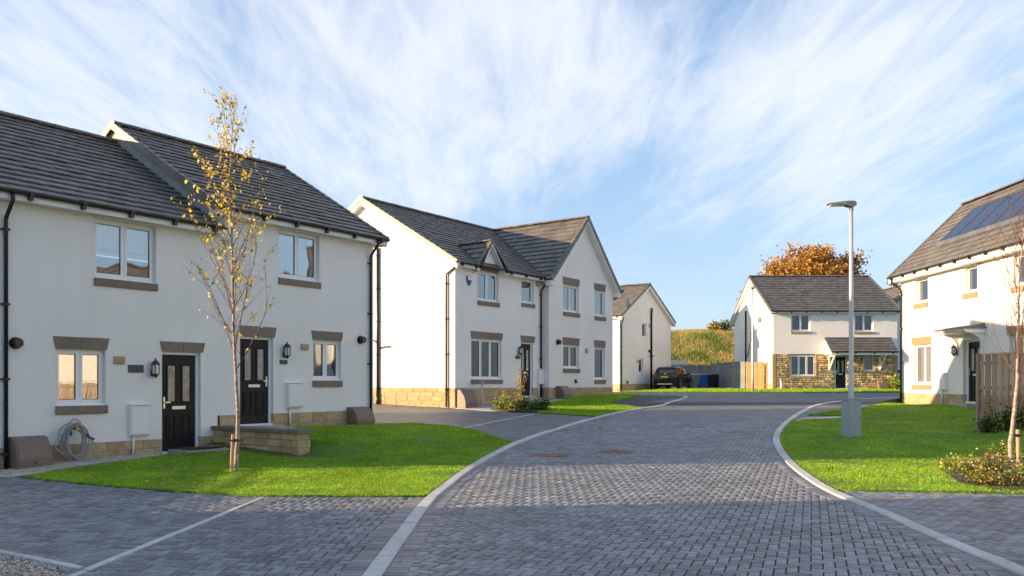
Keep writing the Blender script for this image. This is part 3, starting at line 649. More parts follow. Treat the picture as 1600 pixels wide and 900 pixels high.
# rusty gully grates in the road
for gi, c in enumerate(grate_c):
    r = empty('gully_grate', (c.x, c.y, tz(c.x, c.y)), -R(20) if gi else -R(14))
    tag(r, ['rusty iron gully grate set nearer the left kerb', 'rusty iron gully grate set farther from the left kerb'][gi], 'drain grate', 'gully grates in the road')
    mb = MB(); w, d = .37, .27
    mb.box(-w, w, -d, -d+.03, -.03, .008).box(-w, w, d-.03, d, -.03, .008).box(-w, -w+.03, -d+.03, d-.03, -.03, .0078).box(w-.03, w, -d+.03, d-.03, -.03, .0078)
    mb.build('frame', M_rust, r)
    MB().box(-w+.03, w-.03, -d+.03, d-.03, -.05, -.03).build('pit', M_joint, r)
    bm_ = MB().box(-.016, .016, -d+.031, d-.031, -.028, .004).mesh('bar', M_rust)
    for i in range(13): inst('bar', bm_, r, Matrix.Translation((-w+.06 + i*(2*w-.12)/12, 0, 0)))
    ring = []; a = r.rotation_euler.z; ca, sa = math.cos(a), math.sin(a)
    for sy in (-1, 1):
        for k_ in range(9):
            lx_, ly_ = -.43 + k_*.107, sy*(d + .105); ring.append((c.x + lx_*ca - ly_*sa, c.y + lx_*sa + ly_*ca, a + math.pi/2, .004))
    for sx in (-1, 1):
        for k_ in range(5):
            lx_, ly_ = sx*(w + .105), -.2 + k_*.1; ring.append((c.x + lx_*ca - ly_*sa, c.y + lx_*sa + ly_*ca, a, .004))
    lay(road, ring, M_paver, 0, name='edge_paver')
# ------------------------------------------------------------------ houses
class House:
    def __init__(s, name, label, O, rz, z0, group=None):
        s.O = Vector((O[0], O[1])); s.rz = rz; s.z0 = z0
        s.d = Vector((math.cos(rz), math.sin(rz))); s.yin = Vector((-math.sin(rz), math.cos(rz)))
        s.root = empty(name, (O[0], O[1], z0), rz); tag(s.root, label, 'house', group)
        s.tiles = []; s.roof = None; s.mtile = M_tile
    def sz(s, u, v, off=0.0):                      # pixel -> place on the plane y = off of this house
        a = (u - CX) / F
        Y = (off + s.O.dot(s.yin)) / (a * s.yin.x + s.yin.y)
        P = Vector((a * Y, Y)) - s.O
        return P.dot(s.d), EYE + (HZ - v) / F * Y - s.z0
    def rect(s, u0, u1, vt, vb, off=0.0):
        um = (u0 + u1) / 2
        return s.sz(u0, vt, off)[0], s.sz(u1, vt, off)[0], s.sz(um, vb, off)[1], s.sz(um, vt, off)[1]
    def world(s, p):
        q = s.O + s.d * p[0] + s.yin * p[1]; return Vector((q.x, q.y, s.z0 + p[2]))
    # walls -------------------------------------------------------------
    def wall(s, x0, x1, z0, z1, openings, y=0.0, rev=.16, m=None, name='wall', parent=None, gable=None):
        xs = sorted({x0, x1} | {v for o in openings for v in o[:2]}); zs = sorted({z0, z1} | {v for o in openings for v in o[2:4]})
        mb = MB()
        for i in range(len(xs)-1):
            for j in range(len(zs)-1):
                cx, cz = (xs[i]+xs[i+1])/2, (zs[j]+zs[j+1])/2
                if any(o[0] < cx < o[1] and o[2] < cz < o[3] for o in openings): continue
                mb.add([(xs[i],y,zs[j]),(xs[i+1],y,zs[j]),(xs[i+1],y,zs[j+1]),(xs[i],y,zs[j+1])], [(0,1,2,3)])
        for a, b, c, d in [o[:4] for o in openings]:
            mb.add([(a,y,c),(b,y,c),(b,y,d),(a,y,d),(a,y+rev,c),(b,y+rev,c),(b,y+rev,d),(a,y+rev,d)], ([] if c == z0 else [(0,4,5,1)]) + [(1,5,6,2),(2,6,7,3),(3,7,4,0)])
        if gable: mb.add([(x, y, z) for x, z in gable], [tuple(range(len(gable)))])
        return mb.build(name, m or M_wall, parent or s.root)
    def lintel(s, x0, x1, z0, z1, y=0.0, m=None, splay=.05):
        xm = (x0+x1)/2; k = m or M_stoned; g = .004
        for sg in (0, 1):
            if sg == 0: poly = [(x0+splay, z0), (xm-g-.012, z0), (xm-g+.012, z1), (x0, z1)]
            else: poly = [(xm+g-.012, z0), (x1-splay, z0), (x1, z1), (xm+g+.012, z1)]
            MB().prism(poly, y-.014, y+.1).build('lintel_stone', k, s.root)
        MB().box(xm-.02, xm+.02, y-.004, y+.09, z0+.002, z1-.002).build('lintel_joint', M_mortar, s.root)
    def sill(s, x0, x1, z0, z1, y=0.0, m=None):
        MB().block(x0, x1, z0, z1, y-.05, y+.14, .008).build('sill', m or M_stoned, s.root)
    def window(s, x0, x1, z0, z1, n=2, y=.10, curtain=None, fw=.05, gl=None):
        w = MB(); d = .065
        w.box(x0+.001, x0+fw, y, y+d, z0, z1).box(x1-fw, x1-.001, y, y+d, z0, z1).box(x0+fw, x1-fw, y, y+d, z0, z0+fw+.015).box(x0+fw, x1-fw, y, y+d, z1-fw, z1)
        cw = (x1 - x0 - 2*fw) / n
        for i in range(1, n): w.box(x0+fw+i*cw-.022, x0+fw+i*cw+.022, y, y+d, z0+fw+.015, z1-fw)
        w.box(x0-.0, x1+.0, y-.06, y+.0, z0-.004, z0+.022)
        win = w.build('window', M_upvc, s.root)
        for i in range(n):
            a, b = x0+fw+i*cw + (.022 if i else 0), x0+fw+(i+1)*cw - (.022 if i < n-1 else 0); c0, c1 = z0+fw+.015, z1-fw; k = .042
            mb = MB(); yy = y-.012
            mb.box(a, a+k, yy, y+.045, c0, c1).box(b-k, b, yy, y+.045, c0, c1).box(a+k, b-k, yy, y+.045, c0, c0+k).box(a+k, b-k, yy, y+.045, c1-k, c1)
            mb.build('casement', M_upvc, win)
            MB().box(a+k, b-k, y+.016, y+.028, c0+k, c1-k).build('pane', gl or M_glass, win)
            MB().box(a+k, b-k, y+.010, y+.015, c0+k, c0+k+.012).box(a+k, b-k, y+.010, y+.015, c1-k-.012, c1-k).box(a+k, a+k+.012, y+.010, y+.015, c0+k+.012, c1-k-.012).box(b-k-.012, b-k, y+.010, y+.015, c0+k+.012, c1-k-.012).build('gasket', M_black, win)
        if curtain in ('pale', 'grey'):
            mm = M_curtain if curtain == 'pale' else M_curtaind
            for a, b in ((x0+.03, x0+.03+(x1-x0)*.30), (x1-.03-(x1-x0)*.30, x1-.03)):
                mb = MB(); nn = 24; P = [(a+(b-a)*i/nn, y+.18+.025*math.sin(i*1.9)+.01*math.sin(i*.7)) for i in range(nn+1)]
                mb.add([(px, py, z0+.01) for px, py in P] + [(px, py, z1-.01) for px, py in P], [(i, i+1, nn+2+i, nn+1+i) for i in range(nn)])
                mb.build('curtain', mm, win, True)
        if curtain == 'blind':
            MB().box(x0+.03, x1-.03, y+.13, y+.135, z0+(z1-z0)*.52, z1-.02).build('roller_blind', M_curtain, win)
        if curtain == 'full':
            mb = MB(); nn = int((z1-z0)/.05)
            for i in range(nn): mb.box(x0+.03, x1-.03, y+.13, y+.134, z0+.02+i*(z1-z0-.04)/nn, z0+.02+(i+.82)*(z1-z0-.04)/nn)
            mb.build('venetian_blind', M_curtain, win)
        return win
    def door(s, x0, x1, z0, z1, y=.11, handle=1, letter=True):
        fw = .06
        f = MB(); f.box(x0+.001, x0+fw, y-.02, y+.08, z0, z1).box(x1-fw, x1-.001, y-.02, y+.08, z0, z1).box(x0+fw, x1-fw, y-.02, y+.08, z1-fw, z1)
        fr = f.build('door_frame', M_upvc, s.root)
        MB().box(x0, x1, y-.10, y+.09, z0-.06, z0-.001).build('threshold', M_boxwhite, s.root)
        a, b, c, d = x0+fw+.004, x1-fw-.004, z0+.01, z1-fw-.004; W, H = b-a, d-c
        mb = MB(); mb.box(a, b, y+.01, y+.06, c, d)
        gx = [(a+W*.14, a+W*.42), (a+W*.58, a+W*.86)]
        for p, q in gx:                                        # moulded surrounds of glazing and raised lower panels
            for (l0, l1, h0, h1) in ((p, q, c+H*.50, c+H*.90), (p, q, c+H*.09, c+H*.38)):
                t = .03
                mb.box(l0, l0+t, y-.008, y+.01, h0, h1).box(l1-t, l1, y-.008, y+.01, h0, h1).box(l0+t, l1-t, y-.008, y+.01, h0, h0+t).box(l0+t, l1-t, y-.008, y+.01, h1-t, h1)
            mb.block(p+.055, q-.055, c+H*.09+.055, c+H*.38-.055, y-.006, y+.01, .012)
        leaf = mb.build('door', M_door, s.root)
        for p, q in gx: MB().box(p+.03, q-.03, y-.002, y+.01, c+H*.50+.03, c+H*.90-.03).build('glazing', M_obsc, leaf)
        if letter: MB().box(a+W*.30, a+W*.70, y-.012, y+.01, c+H*.43, c+H*.463).build('letter_box', M_chrome, leaf)
        hx = b-.055 if handle > 0 else a+.055
        MB().box(hx-.02, hx+.02, y-.008, y+.01, c+H*.44, c+H*.56).box(hx-.012, hx+.012, y-.05, y-.008, c+H*.498, c+H*.512).box(min(hx, hx-handle*.12), max(hx, hx-handle*.12), y-.06, y-.045, c+H*.498, c+H*.512).build('handle', M_chrome, leaf)
        MB().box(a+.01, b-.01, y-.012, y+.01, c, c+.035).build('weather_bar', M_door, leaf)
        return leaf
    # small fittings ------------------------------------------------------
    def lantern(s, x, z, h=.36, y=0.0):
        w = h*.22
        l = MB().lathe((x, y-.12, z-h*.5), [(w*.25, 0), (w*.5, h*.06), (w*.5, h*.10), (w*.95, h*.16), (w*.95, h*.2)], 6)
        l.lathe((x, y-.12, z+h*.17), [(w*1.15, 0), (w*1.15, h*.03), (w*.55, h*.20), (w*.2, h*.24), (w*.2, h*.33)], 6)
        for j in range(6):
            a = j*math.pi/3; px, py = x+w*.9*math.cos(a), y-.12+w*.9*math.sin(a); l.box(px-.006, px+.006, py-.006, py+.006, z-h*.3, z+h*.17)
        l.box(x-.02, x+.02, y-.1, y+.01, z-h*.30, z-h*.22); l.box(x-.035, x+.035, y-.02, y+.005, z-h*.42, z-h*.1)
        o = l.build('wall_lantern', M_blackm, s.root)
        MB().lathe((x, y-.12, z-h*.3), [(w*.84, 0), (w*.84, h*.46)], 6).build('lantern_glass', M_lens, o)
    def ventbox(s, x, z, w=.2, h=.14, y=0.0):
        o = MB().block(x-w/2, x+w/2, z-h/2, z+h/2, y-.05, y+.01, .012).build('vent_cover', M_tan, s.root)
        mb = MB()
        for i in range(3): mb.box(x-w/2+.02, x+w/2-.02, y-.054, y-.049, z-h/2+.03+i*.03, z-h/2+.038+i*.03)
        mb.build('vent_slot', M_boxbrown, o)
    def plaque(s, x0, x1, z0, z1, y=0.0): MB().block(x0, x1, z0, z1, y-.02, y+.005, .004).build('plaque', M_slate, s.root)
    def meter(s, x0, x1, z0, z1, zb, y=0.0):
        o = MB().block(x0, x1, z0, z1, y-.10, y+.005, .012).build('meter_box', M_boxwhite, s.root)
        MB().block(x0+.03, x1-.03, z0+.03, z1-.03, y-.112, y-.09, .006).box(x1-.06, x1-.045, y-.116, y-.11, (z0+z1)/2-.01, (z0+z1)/2+.02).build('meter_door', M_boxwhite, o)
        MB().box(x0-.01, x1+.01, y-.125, y+.005, z1+.001, z1+.02).build('meter_hood', M_boxwhite, o)
        MB().tube([(x0+.09, y-.035, z0+.01), (x0+.09, y-.035, zb)], .026, 10).build('service_pipe', M_boxwhite, o, True)
    def flue(s, x, z, r=.065, y=0.0):
        mb = MB(); pts = [(x, y+.01, z), (x, y-.02, z)]
        mb.tube(pts, [r*1.5, r*1.5], 14); mb.tube([(x, y-.02, z), (x, y-.16, z)], r, 14); mb.tube([(x, y-.10, z), (x, y-.13, z)], r*1.2, 14)
        mb.build('flue', M_black, s.root)
    def downpipe(s, x, zt, zb, y=0.0, out=.3, r=.036, rot=None):
        mb = MB(); yo = y-.06
        mb.tube([(x, y-out, zt), (x, y-out, zt-.13), (x, yo-.02, zt-.40), (x, yo, zt-.46), (x, yo, zb)], r, 10)
        o = mb.build('downpipe', M_black, s.root, True)
        mb = MB(); z = zt-.62
        while z > zb+.2:
            mb.box(x-.075, x+.075, yo+.0, y+.004, z-.018, z+.018); mb.tube([(x, yo, z-.02), (x, yo, z+.02)], r*1.3, 10); z -= 1.35
        mb.build('pipe_clip', M_black, o)
        return o
    # plinth of coursed blocks -------------------------------------------
    def plinth(s, ox, oy, ang, L, z0, z1, ch, bl, gaps=(), m=None):
        p = MB(); segs = []; x = 0
        for a, b in sorted(gaps):
            if a > x: segs.append((x, a)); 
            x = max(x, b)
        if x < L: segs.append((x, L))
        for a, b in segs: p.box(a, b, .012, .2, z0, z1-.004)
        o = p.build('plinth', M_mortar, s.root); o.location = (ox, oy, 0); o.rotation_euler = (0, 0, ang)
        n = max(1, round((z1-z0)/ch)); h = (z1-z0)/n; g = .005
        for j in range(n):
            for a, b in segs:
                x = a - (bl/2 if j % 2 else 0) - random.uniform(0, .08)
                while x < b:
                    l = bl*random.uniform(.82, 1.15); x0, x1 = max(x+g, a+.001), min(x+l-g, b-.001); x += l
                    if x1 - x0 < .04: continue
                    MB().block(x0, x1, z0+j*h+g, z0+(j+1)*h-g, -random.uniform(.0, .008), .1, .012).build('block', m or M_buff, o)
        return o
    # roofs ----------------------------------------------------------------
    def deck(s, polys, th=.05, m=None, name='roof'):
        mb = MB()
        for q in polys:
            q = [Vector(p) for p in q]; n = (q[1]-q[0]).cross(q[2]-q[0]).normalized(); k = len(q)
            if n.z < 0: q = q[::-1]; n = -n
            mb.add([p for p in q] + [p - n*th for p in q], [tuple(range(k)), tuple(range(2*k-1, k-1, -1))] + [(i, k+i, k+(i+1) % k, (i+1) % k) for i in range(k)])
        s.roof = mb.build(name, m or M_deck, s.root); return s.roof
    def slope(s, P0, a, b, La, Lb, tw=.3, g=.3, skip=None, parent=None):
        P0, a, b = Vector(P0), Vector(a).normalized(), Vector(b).normalized(); n = a.cross(b)
        if n.z < 0: n = -n
        rows = max(1, round(Lb/g)); g = Lb/rows; ox = random.uniform(0, tw)
        for i in range(rows):
            x = -((i % 2)*tw/2) 
            while x < La:
                x0, x1 = max(x, 0), min(x+tw, La); x += tw
                if x1-x0 < .03: continue
                c = P0 + a*((x0+x1)/2) + b*((i+.5)*g)
                if skip and skip(c): continue
                s.tiles.append((P0 + a*x0 + b*(i*g), a, b, n, x1-x0, g, parent or s.roof))
    def ridge(s, A, B, w=.14, hgt=.07, seg=.42, parent=None, side=None):
        A, B = Vector(A), Vector(B); t = (B-A); L = t.length; t.normalize(); sd_ = t.cross(Vector((0, 0, 1))).normalized(); n = max(1, round(L/seg)); l = L/n
        mb = MB(); k = 7; prof = [(math.cos(math.pi*i/(k-1)), math.sin(math.pi*i/(k-1))) for i in range(k)]
        V = []
        for x, sc in ((0.0, 1.0), (l-.006, .96)):
            for c_, s_ in prof: V.append((x, c_*w*sc, s_*hgt*sc*1.3 - .06 + .012*(1-sc)))
        mb.add(V, [(i, i+1, k+i+1, k+i) for i in range(k-1)] + [tuple(range(k-1, -1, -1)), tuple(range(k, 2*k))])
        me = mb.mesh('ridge_tile', s.mtile)
        for i in range(n):
            p = A + t*(i*l) + Vector((0, 0, random.uniform(-.004, .004)))
            M = Matrix(((t.x, sd_.x, 0, p.x), (t.y, sd_.y, 0, p.y), (t.z, sd_.z, 1, p.z), (0, 0, 0, 1)))
            inst('ridge_tile', me, parent or s.roof, M)
    def verge(s, A, B, out, w=.11, d=.13, seg=.3, m=None):    # capping units down a verge from eave A to ridge B
        A, B = Vector(A), Vector(B); t = B-A; L = t.length; t.normalize(); out = Vector(out).normalized(); n = out.cross(t)
        if n.z < 0: n = -n
        k = max(1, round(L/seg)); l = L/k; mb = MB()
        mb.box(0, l+.02, -w, .02, .0, .035); mb.box(0, l+.02, -.0, .022, -d, .035)
        me = mb.mesh('verge_cap', m or s.mtile)
        for i in range(k):
            p = A + t*(i*l) + n*.028
            tt = (t*l + n*(-.022)).normalized(); nn = n
            M = Matrix(((tt.x, out.x, nn.x, p.x), (tt.y, out.y, nn.y, p.y), (tt.z, out.z, nn.z, p.z), (0, 0, 0, 1)))
            inst('verge_cap', me, s.roof, M)
    def finish_tiles(s, limit=300):
        T = s.tiles; T.sort(key=lambda q: (s.world(q[0]) - cam.location).length)
        meshes = {}; rest = {}
        for i, (p, a, b, n, w, g, par) in enumerate(T):
            key = (round(w, 3), round(g, 3))
            j = random.uniform(-.004, .004); up = (b + n*(-.040/g)).normalized(); nn = a.cross(up)
            if nn.z < 0: nn = -nn
            p = p + n*(.046 + random.uniform(0, .006)) - b*.04
            e = .004; h = .026
            V = [(e,0,-h),(w-e,0,-h),(w-e,g+.06,-h),(e,g+.06,-h),(e,.004,0),(w-e,.004,0),(w-e,g+.06,0),(e,g+.06,0)]; Fq = [(0,3,2,1),(4,5,6,7),(0,1,5,4),(1,2,6,5),(2,3,7,6),(3,0,4,7)]
            if a.cross(up).z < 0: Fq = [f[::-1] for f in Fq]; key = key + (1,)
            a2 = (a + up*j*.8 + nn*random.uniform(-.018, .018)).normalized(); nn = (nn + up*random.uniform(-.012, .012)); nn = (nn - a2*nn.dot(a2)).normalized(); up = (up - nn*up.dot(nn)).normalized()
            if i < limit:
                if key not in meshes: meshes[key] = MB().add(V, Fq).mesh('roof_tile', s.mtile)
                inst('roof_tile', meshes[key], par, Matrix(((a2.x, up.x, nn.x, p.x), (a2.y, up.y, nn.y, p.y), (a2.z, up.z, nn.z, p.z), (0, 0, 0, 1))))
            else:
                rest.setdefault(par, MB()).add([p + a2*x + up*y + nn*z for x, y, z in V], Fq)
        for par, mb in rest.items(): tag(mb.build('roof_tile_field', s.mtile, par), kind='stuff')
    def gutter(s, A, B, brackets=.95, r=.055, name='gutter'):
        A, B = Vector(A), Vector(B); t = (B-A); L = t.length; t.normalize(); o_ = Vector((t.y, -t.x, 0)); k = 7; mb = MB(); V = []
        for P in (A, B):
            for i in range(k):
                a = math.pi*i/(k-1); V.append(P + o_*(r*math.cos(a)) + Vector((0, 0, -r*math.sin(a))))
            for i in range(k-1, -1, -1):
                a = math.pi*i/(k-1); V.append(P + o_*((r-.006)*math.cos(a)) + Vector((0, 0, -(r-.006)*math.sin(a))))
        m = 2*k
        mb.add(V, [(i, (i+1) % m, m+(i+1) % m, m+i) for i in range(m)] + [tuple(range(m-1, -1, -1)), tuple(range(m, 2*m))])
        g = mb.build(name, M_black, s.root)
        n = int(L/brackets); bx = MB().box(-.035, .035, -.03, .075, -.13, .0).box(-.035, .035, -r-.006, -.03, -.05, .012).mesh('gutter_bracket', M_black)
        for i in range(n+1):
            p = A + t*(L*(i+.3)/(n+.6)); inst('gutter_bracket', bx, g, Matrix.Translation(p) @ Matrix.Rotation(math.atan2(t.y, t.x), 4, 'Z'))
        return g
    def barge(s, A, B, y0, y1, h=.17, m=None, name='bargeboard'):   # board under a verge, A eave to B ridge in x,z, spanning y0..y1
        (x0, z0), (x1, z1) = A, B
        MB().prism([(x0, z0-h), (x1, z1-h), (x1, z1), (x0, z0)] if x1 > x0 else [(x1, z1-h), (x0, z0-h), (x0, z0), (x1, z1)], y0, y1).build(name, m or M_fascia, s.root)
def ground_box(label, x, y, rz, w=.55, h=.5, d=.34):
    r = empty('ground_meter_box', (x, y, tz(x, y)), rz); tag(r, label, 'meter box', 'brown ground level meter boxes')
    MB().prismx([(0, -.05), (-d, -.05), (-d, h*.30), (-d*.86, h*.62), (-d*.42, h*.97), (0, h)], -w/2, w/2).build('cabinet', M_boxbrown, r)
    lid = MB().prismx([(-d-.012, h*.10), (-d-.012, h*.31), (-d*.88-.010, h*.63), (-d*.44-.006, h*.97), (-d*.42, h*.985), (-d*.40, h*.955), (-d*.82, h*.60), (-d+.01, h*.28), (-d+.01, h*.10)], -w/2+.03, w/2-.03).build('lid', M_boxbrown, r)
    MB().box(-.02, .02, -d-.022, -d-.008, h*.14, h*.20).build('lock', M_black, lid)
    return r
def barge_x(h, A, B, x0, x1, t=.17, name='bargeboard', m=None):
    (y0, z0), (y1, z1) = A, B
    q = [(y0, z0-t), (y1, z1-t), (y1, z1), (y0, z0)]
    if y1 < y0: q = q[::-1]
    MB().prismx(q, x0, x1).build(name, m or M_fascia, h.root)
def quadwall(h, pts, m=None, name='wall'):
    return MB().add(pts, [tuple(range(len(pts)))]).build(name, m or M_wall, h.root)
def gable_shell(h, W, D, zb, ze, zr, left=True, right=True, back=True, m=None):
    if left: quadwall(h, [(0, D, zb), (0, 0, zb), (0, 0, ze), (0, D/2, zr), (0, D, ze)], m)
    if right: quadwall(h, [(W, 0, zb), (W, D, zb), (W, D, ze), (W, D/2, zr), (W, 0, ze)], m)
    if back: quadwall(h, [(W, D, zb), (0, D, zb), (0, D, ze), (W, D, ze)], m)
OV = .28
def main_roof(h, W, D, ze, zr, ol=.2, orr=.2, tiles=True, skip=None, back=True, ov=OV):
    e0 = (-ol, -ov, ze); dy = D/2 + ov; dz = zr - ze
    polys = [[(-ol, -ov, ze), (W+orr, -ov, ze), (W+orr, D/2, zr), (-ol, D/2, zr)], [(-ol, D/2+.001, zr), (W+orr, D/2+.001, zr), (W+orr, D+ov, ze), (-ol, D+ov, ze)]]
    h.deck(polys)
    if tiles: h.slope((-ol, -ov, ze), (1, 0, 0), (0, dy, dz), W+ol+orr, math.hypot(dy, dz), skip=skip)
    h.ridge((-ol, D/2, zr+.07), (W+orr, D/2, zr+.07))
def eaves(h, x0, x1, ze, zs, ov=OV, g0=None, g1=None, soffit_to=.01):
    MB().box(x0, x1, -ov, -ov+.02, zs, ze-.03).build('fascia', M_fascia, h.root)
    MB().box(x0, x1, -ov+.02, soffit_to, zs+.012, zs+.024).build('soffit', M_fascia, h.root)
    h.gutter((x0 if g0 is None else g0, -ov-.062, ze-.02), (x1 if g1 is None else g1, -ov-.062, ze-.02))

# --- the terrace: lower and upper house ------------------------------------
H1 = House('terraced_house', 'white terraced house with lower roof, coiled hose and black door at ground level', O12, RZ1, 0.0, 'terraced pair')
H2 = House('terraced_house', 'white terraced house with raised roof and black door above the low stone wall', O12 + D1*SW, RZ1, .45, 'terraced pair')
W1, W2 = SW, W12 - SW; PT = .445; ZS, ZE, ZR = 4.90, 5.07, 7.66
up = H1.rect(147, 244, 347, 438); lo = H1.rect(87.4, 165, 546, 633); dr = H1.rect(252.7, 313.5, 550, 703)
dr = (dr[0], dr[1], .17, dr[3])
H1.wall(0, W1, PT, ZS+.02, [(up[0], up[1], up[2], ZS-.02), lo, (dr[0], dr[1], PT, dr[3])])
gable_shell(H1, W1, DEP, -.2, ZS+.05, ZR-.06, right=False)
H1.plinth(0, 0, 0, W1, -.12, PT, .19, .44, [(dr[0]-.001, dr[1]+.001)])
H1.plinth(0, DEP, -math.pi/2, DEP, -.12, PT, .19, .44)
for a_ in (dr[0]-.002, dr[1]): MB().box(a_, a_+.002, .0, .16, .1, PT).build('door_reveal', M_mortar, H1.root)
H1.window(up[0], up[1], up[2], ZS-.02, 2, curtain='blind'); H1.sill(up[0]-.0, up[1]+.02, up[2]-.16, up[2]-.01)
H1.window(*lo, 2, curtain='pale'); H1.sill(lo[0]-.01, lo[1]+.03, lo[2]-.17, lo[2]-.01)
li = H1.rect(82.5, 170.5, 527, 546); H1.lintel(li[0], li[1], lo[3]+.002, li[3])
H1.door(*dr, handle=-1)
li = H1.rect(249.5, 320, 534.5, 550); H1.lintel(li[0], li[1], dr[3]+.002, li[3])
a, b = H1.sz(186, 562.5); H1.ventbox(a, b, .22, .15)
r_ = H1.rect(200, 224, 570, 582); H1.plaque(*r_)
a, b = H1.sz(238, 575); H1.lantern(a, b, .40)
r_ = H1.rect(200, 231, 633, 680); H1.meter(r_[0], r_[1], r_[2], r_[3], .12)
a, b = H1.sz(24, 536); H1.flue(a, b, .075)
a, b = H1.sz(7, 500); H1.downpipe(a, ZE-.06, .05, out=.34)
main_roof(H1, W1, DEP, ZE, ZR, .2, -.0); eaves(H1, -.2, W1-.0, ZE, ZS)
H1.finish_tiles(300)

up = H2.rect(434.8, 499, 364, 437); lo = H2.rect(488.7, 533, 532, 594); dr = H2.rect(375, 427, 526, 661)
dr = (dr[0], dr[1], .22, dr[3])
H2.wall(0, W2, PT, ZS+.02, [(up[0], up[1], up[2], ZS-.02), lo, (dr[0], dr[1], PT, dr[3])])
gable_shell(H2, W2, DEP, -.6, ZS+.05, ZR-.06, left=False)
H2.plinth(.06, 0, 0, W2-.06, -.28, PT, .24, .46, [(dr[0]-.061, dr[1]-.059)])
for a_ in (dr[0]-.002, dr[1]): MB().box(a_, a_+.002, .0, .16, .1, PT).build('door_reveal', M_mortar, H2.root)
H2.window(up[0], up[1], up[2], ZS-.02, 2, curtain=None); H2.sill(up[0], up[1]+.03, up[2]-.16, up[2]-.01)
H2.window(*lo, 2, curtain='grey', gl=M_glassd); H2.sill(lo[0]-.01, lo[1]+.02, lo[2]-.17, lo[2]-.01)
li = H2.rect(486, 535.7, 518, 532); H2.lintel(li[0], li[1], lo[3]+.002, li[3])
H2.door(*dr, handle=1)
li = H2.rect(373, 431.7, 510, 526); H2.lintel(li[0], li[1], dr[3]+.002, li[3])
a, b = H2.sz(475.5, 542); H2.ventbox(a, b, .22, .15)
r_ = H2.rect(437, 448.6, 562.6, 569); H2.plaque(*r_)
a, b = H2.sz(443.5, 547.5); H2.lantern(a, b, .40)
r_ = H2.rect(447, 469.6, 599, 637); H2.meter(r_[0], r_[1], r_[2], r_[3], .10)
a, b = H2.sz(563, 531); H2.flue(a, b, .075)
a, b = H2.sz(577, 500); H2.downpipe(a, ZE-.06, .04, out=.34)
main_roof(H2, W2, DEP, ZE, ZR, .22, .30); eaves(H2, -.2, W2+.25, ZE, ZS)
H2.verge((-.22, -OV, ZE), (-.22, DEP/2, ZR), (-1, 0, 0)); H2.verge((W2+.30, -OV, ZE), (W2+.30, DEP/2, ZR), (1, 0, 0))
H2.verge((-.22, DEP+OV, ZE), (-.22, DEP/2, ZR), (-1, 0, 0))
# upstand of the higher roof over the lower one, and its boxed eaves end
MB().prismx([(-OV+.02, ZE-.45), (DEP/2, ZR-.45), (DEP+OV-.02, ZE-.45), (DEP+OV-.02, ZE-.06), (DEP/2, ZR-.06), (-OV+.02, ZE-.06)], -.14, -.0).build('gable_upstand', mat('pale_lead', (.24, .25, .27), .6, var=.25, vscale=2.5), H2.root)
MB().box(-.2, -.18, -OV+.021, .012, ZS-.02, ZE-.03).build('eaves_box_end', M_fascia, H2.root)
MB().box(W2+.23, W2+.25, -OV+.021, .3, ZS-.02, ZE-.03).box(W2+.002, W2+.23, -.005, .3, ZS-.02, ZS-.0).build('eaves_box_end', M_fascia, H2.root)
barge_x(H2, (-OV+.02, ZE-.06), (DEP/2, ZR-.06), W2+.23, W2+.252)
H2.finish_tiles(300)

# --- detached house with dormer and gabled wing ------------------------------
H3 = House('detached_house', 'white detached house with small dormer gable, projecting wing and sunlit side wall', O3, RZ1, .75)
D3 = 9.4; ZS3, ZE3, ZR3 = 5.13, 5.30, 8.24; PT3 = .70; K3 = (ZR3-ZE3)/(D3/2+OV)
WP = -.35
xl = H3.sz(858, 500, WP)[0]; xr = H3.sz(957.5, 500, WP)[0]; xm = (xl+xr)/2
tw_ = H3.rect(736.4, 784, 530, 592.6); dr = H3.rect(814, 833, 535, 616); u1 = H3.rect(746, 779, 425, 471); u2 = H3.rect(814.7, 834, 437, 474)
dr = (dr[0], dr[1], .36, dr[3])
H3.wall(0, xl, PT3, ZS3+.02, [tw_, (dr[0], dr[1], PT3, dr[3]), (u1[0], u1[1], u1[2], ZS3+.02 - 1e-4 if u1[3] > ZS3 else u1[3]), u2])
zt = min(u1[3], ZS3+.02)
for r_, n, c in ((tw_, 3, 'pale'), ((u1[0], u1[1], u1[2], zt - 1e-4), 2, 'blind'), (u2, 1, None)): H3.window(*r_, n, curtain=c, gl=M_glassd if n == 3 else None)
H3.sill(tw_[0]-.02, tw_[1]+.03, tw_[2]-.17, tw_[2]-.01); H3.sill(u1[0], u1[1]+.04, u1[2]-.18, u1[2]-.01); H3.sill(u2[0], u2[1]+.04, u2[2]-.16, u2[2]-.01)
li = H3.rect(735, 785.6, 519, 530); H3.lintel(li[0], li[1], tw_[3]+.002, li[3])
li = H3.rect(813, 836, 525, 535); H3.lintel(li[0], li[1], dr[3]+.002, li[3])
H3.door(*dr, handle=-1)
MB().box(dr[0]-.05, dr[1]+.05, -.5, .05, -.05, .28).build('door_step', M_slab, H3.root)
a, b = H3.sz(810.5, 547); H3.lantern(a, b, .42)
r_ = H3.rect(805, 812.4, 555.4, 561); H3.plaque(*r_)
r_ = H3.rect(839, 848, 577, 600.4); H3.meter(r_[0], r_[1], r_[2], r_[3], .2)
a, b = H3.sz(839, 444); H3.ventbox(a, b, .2, .22)
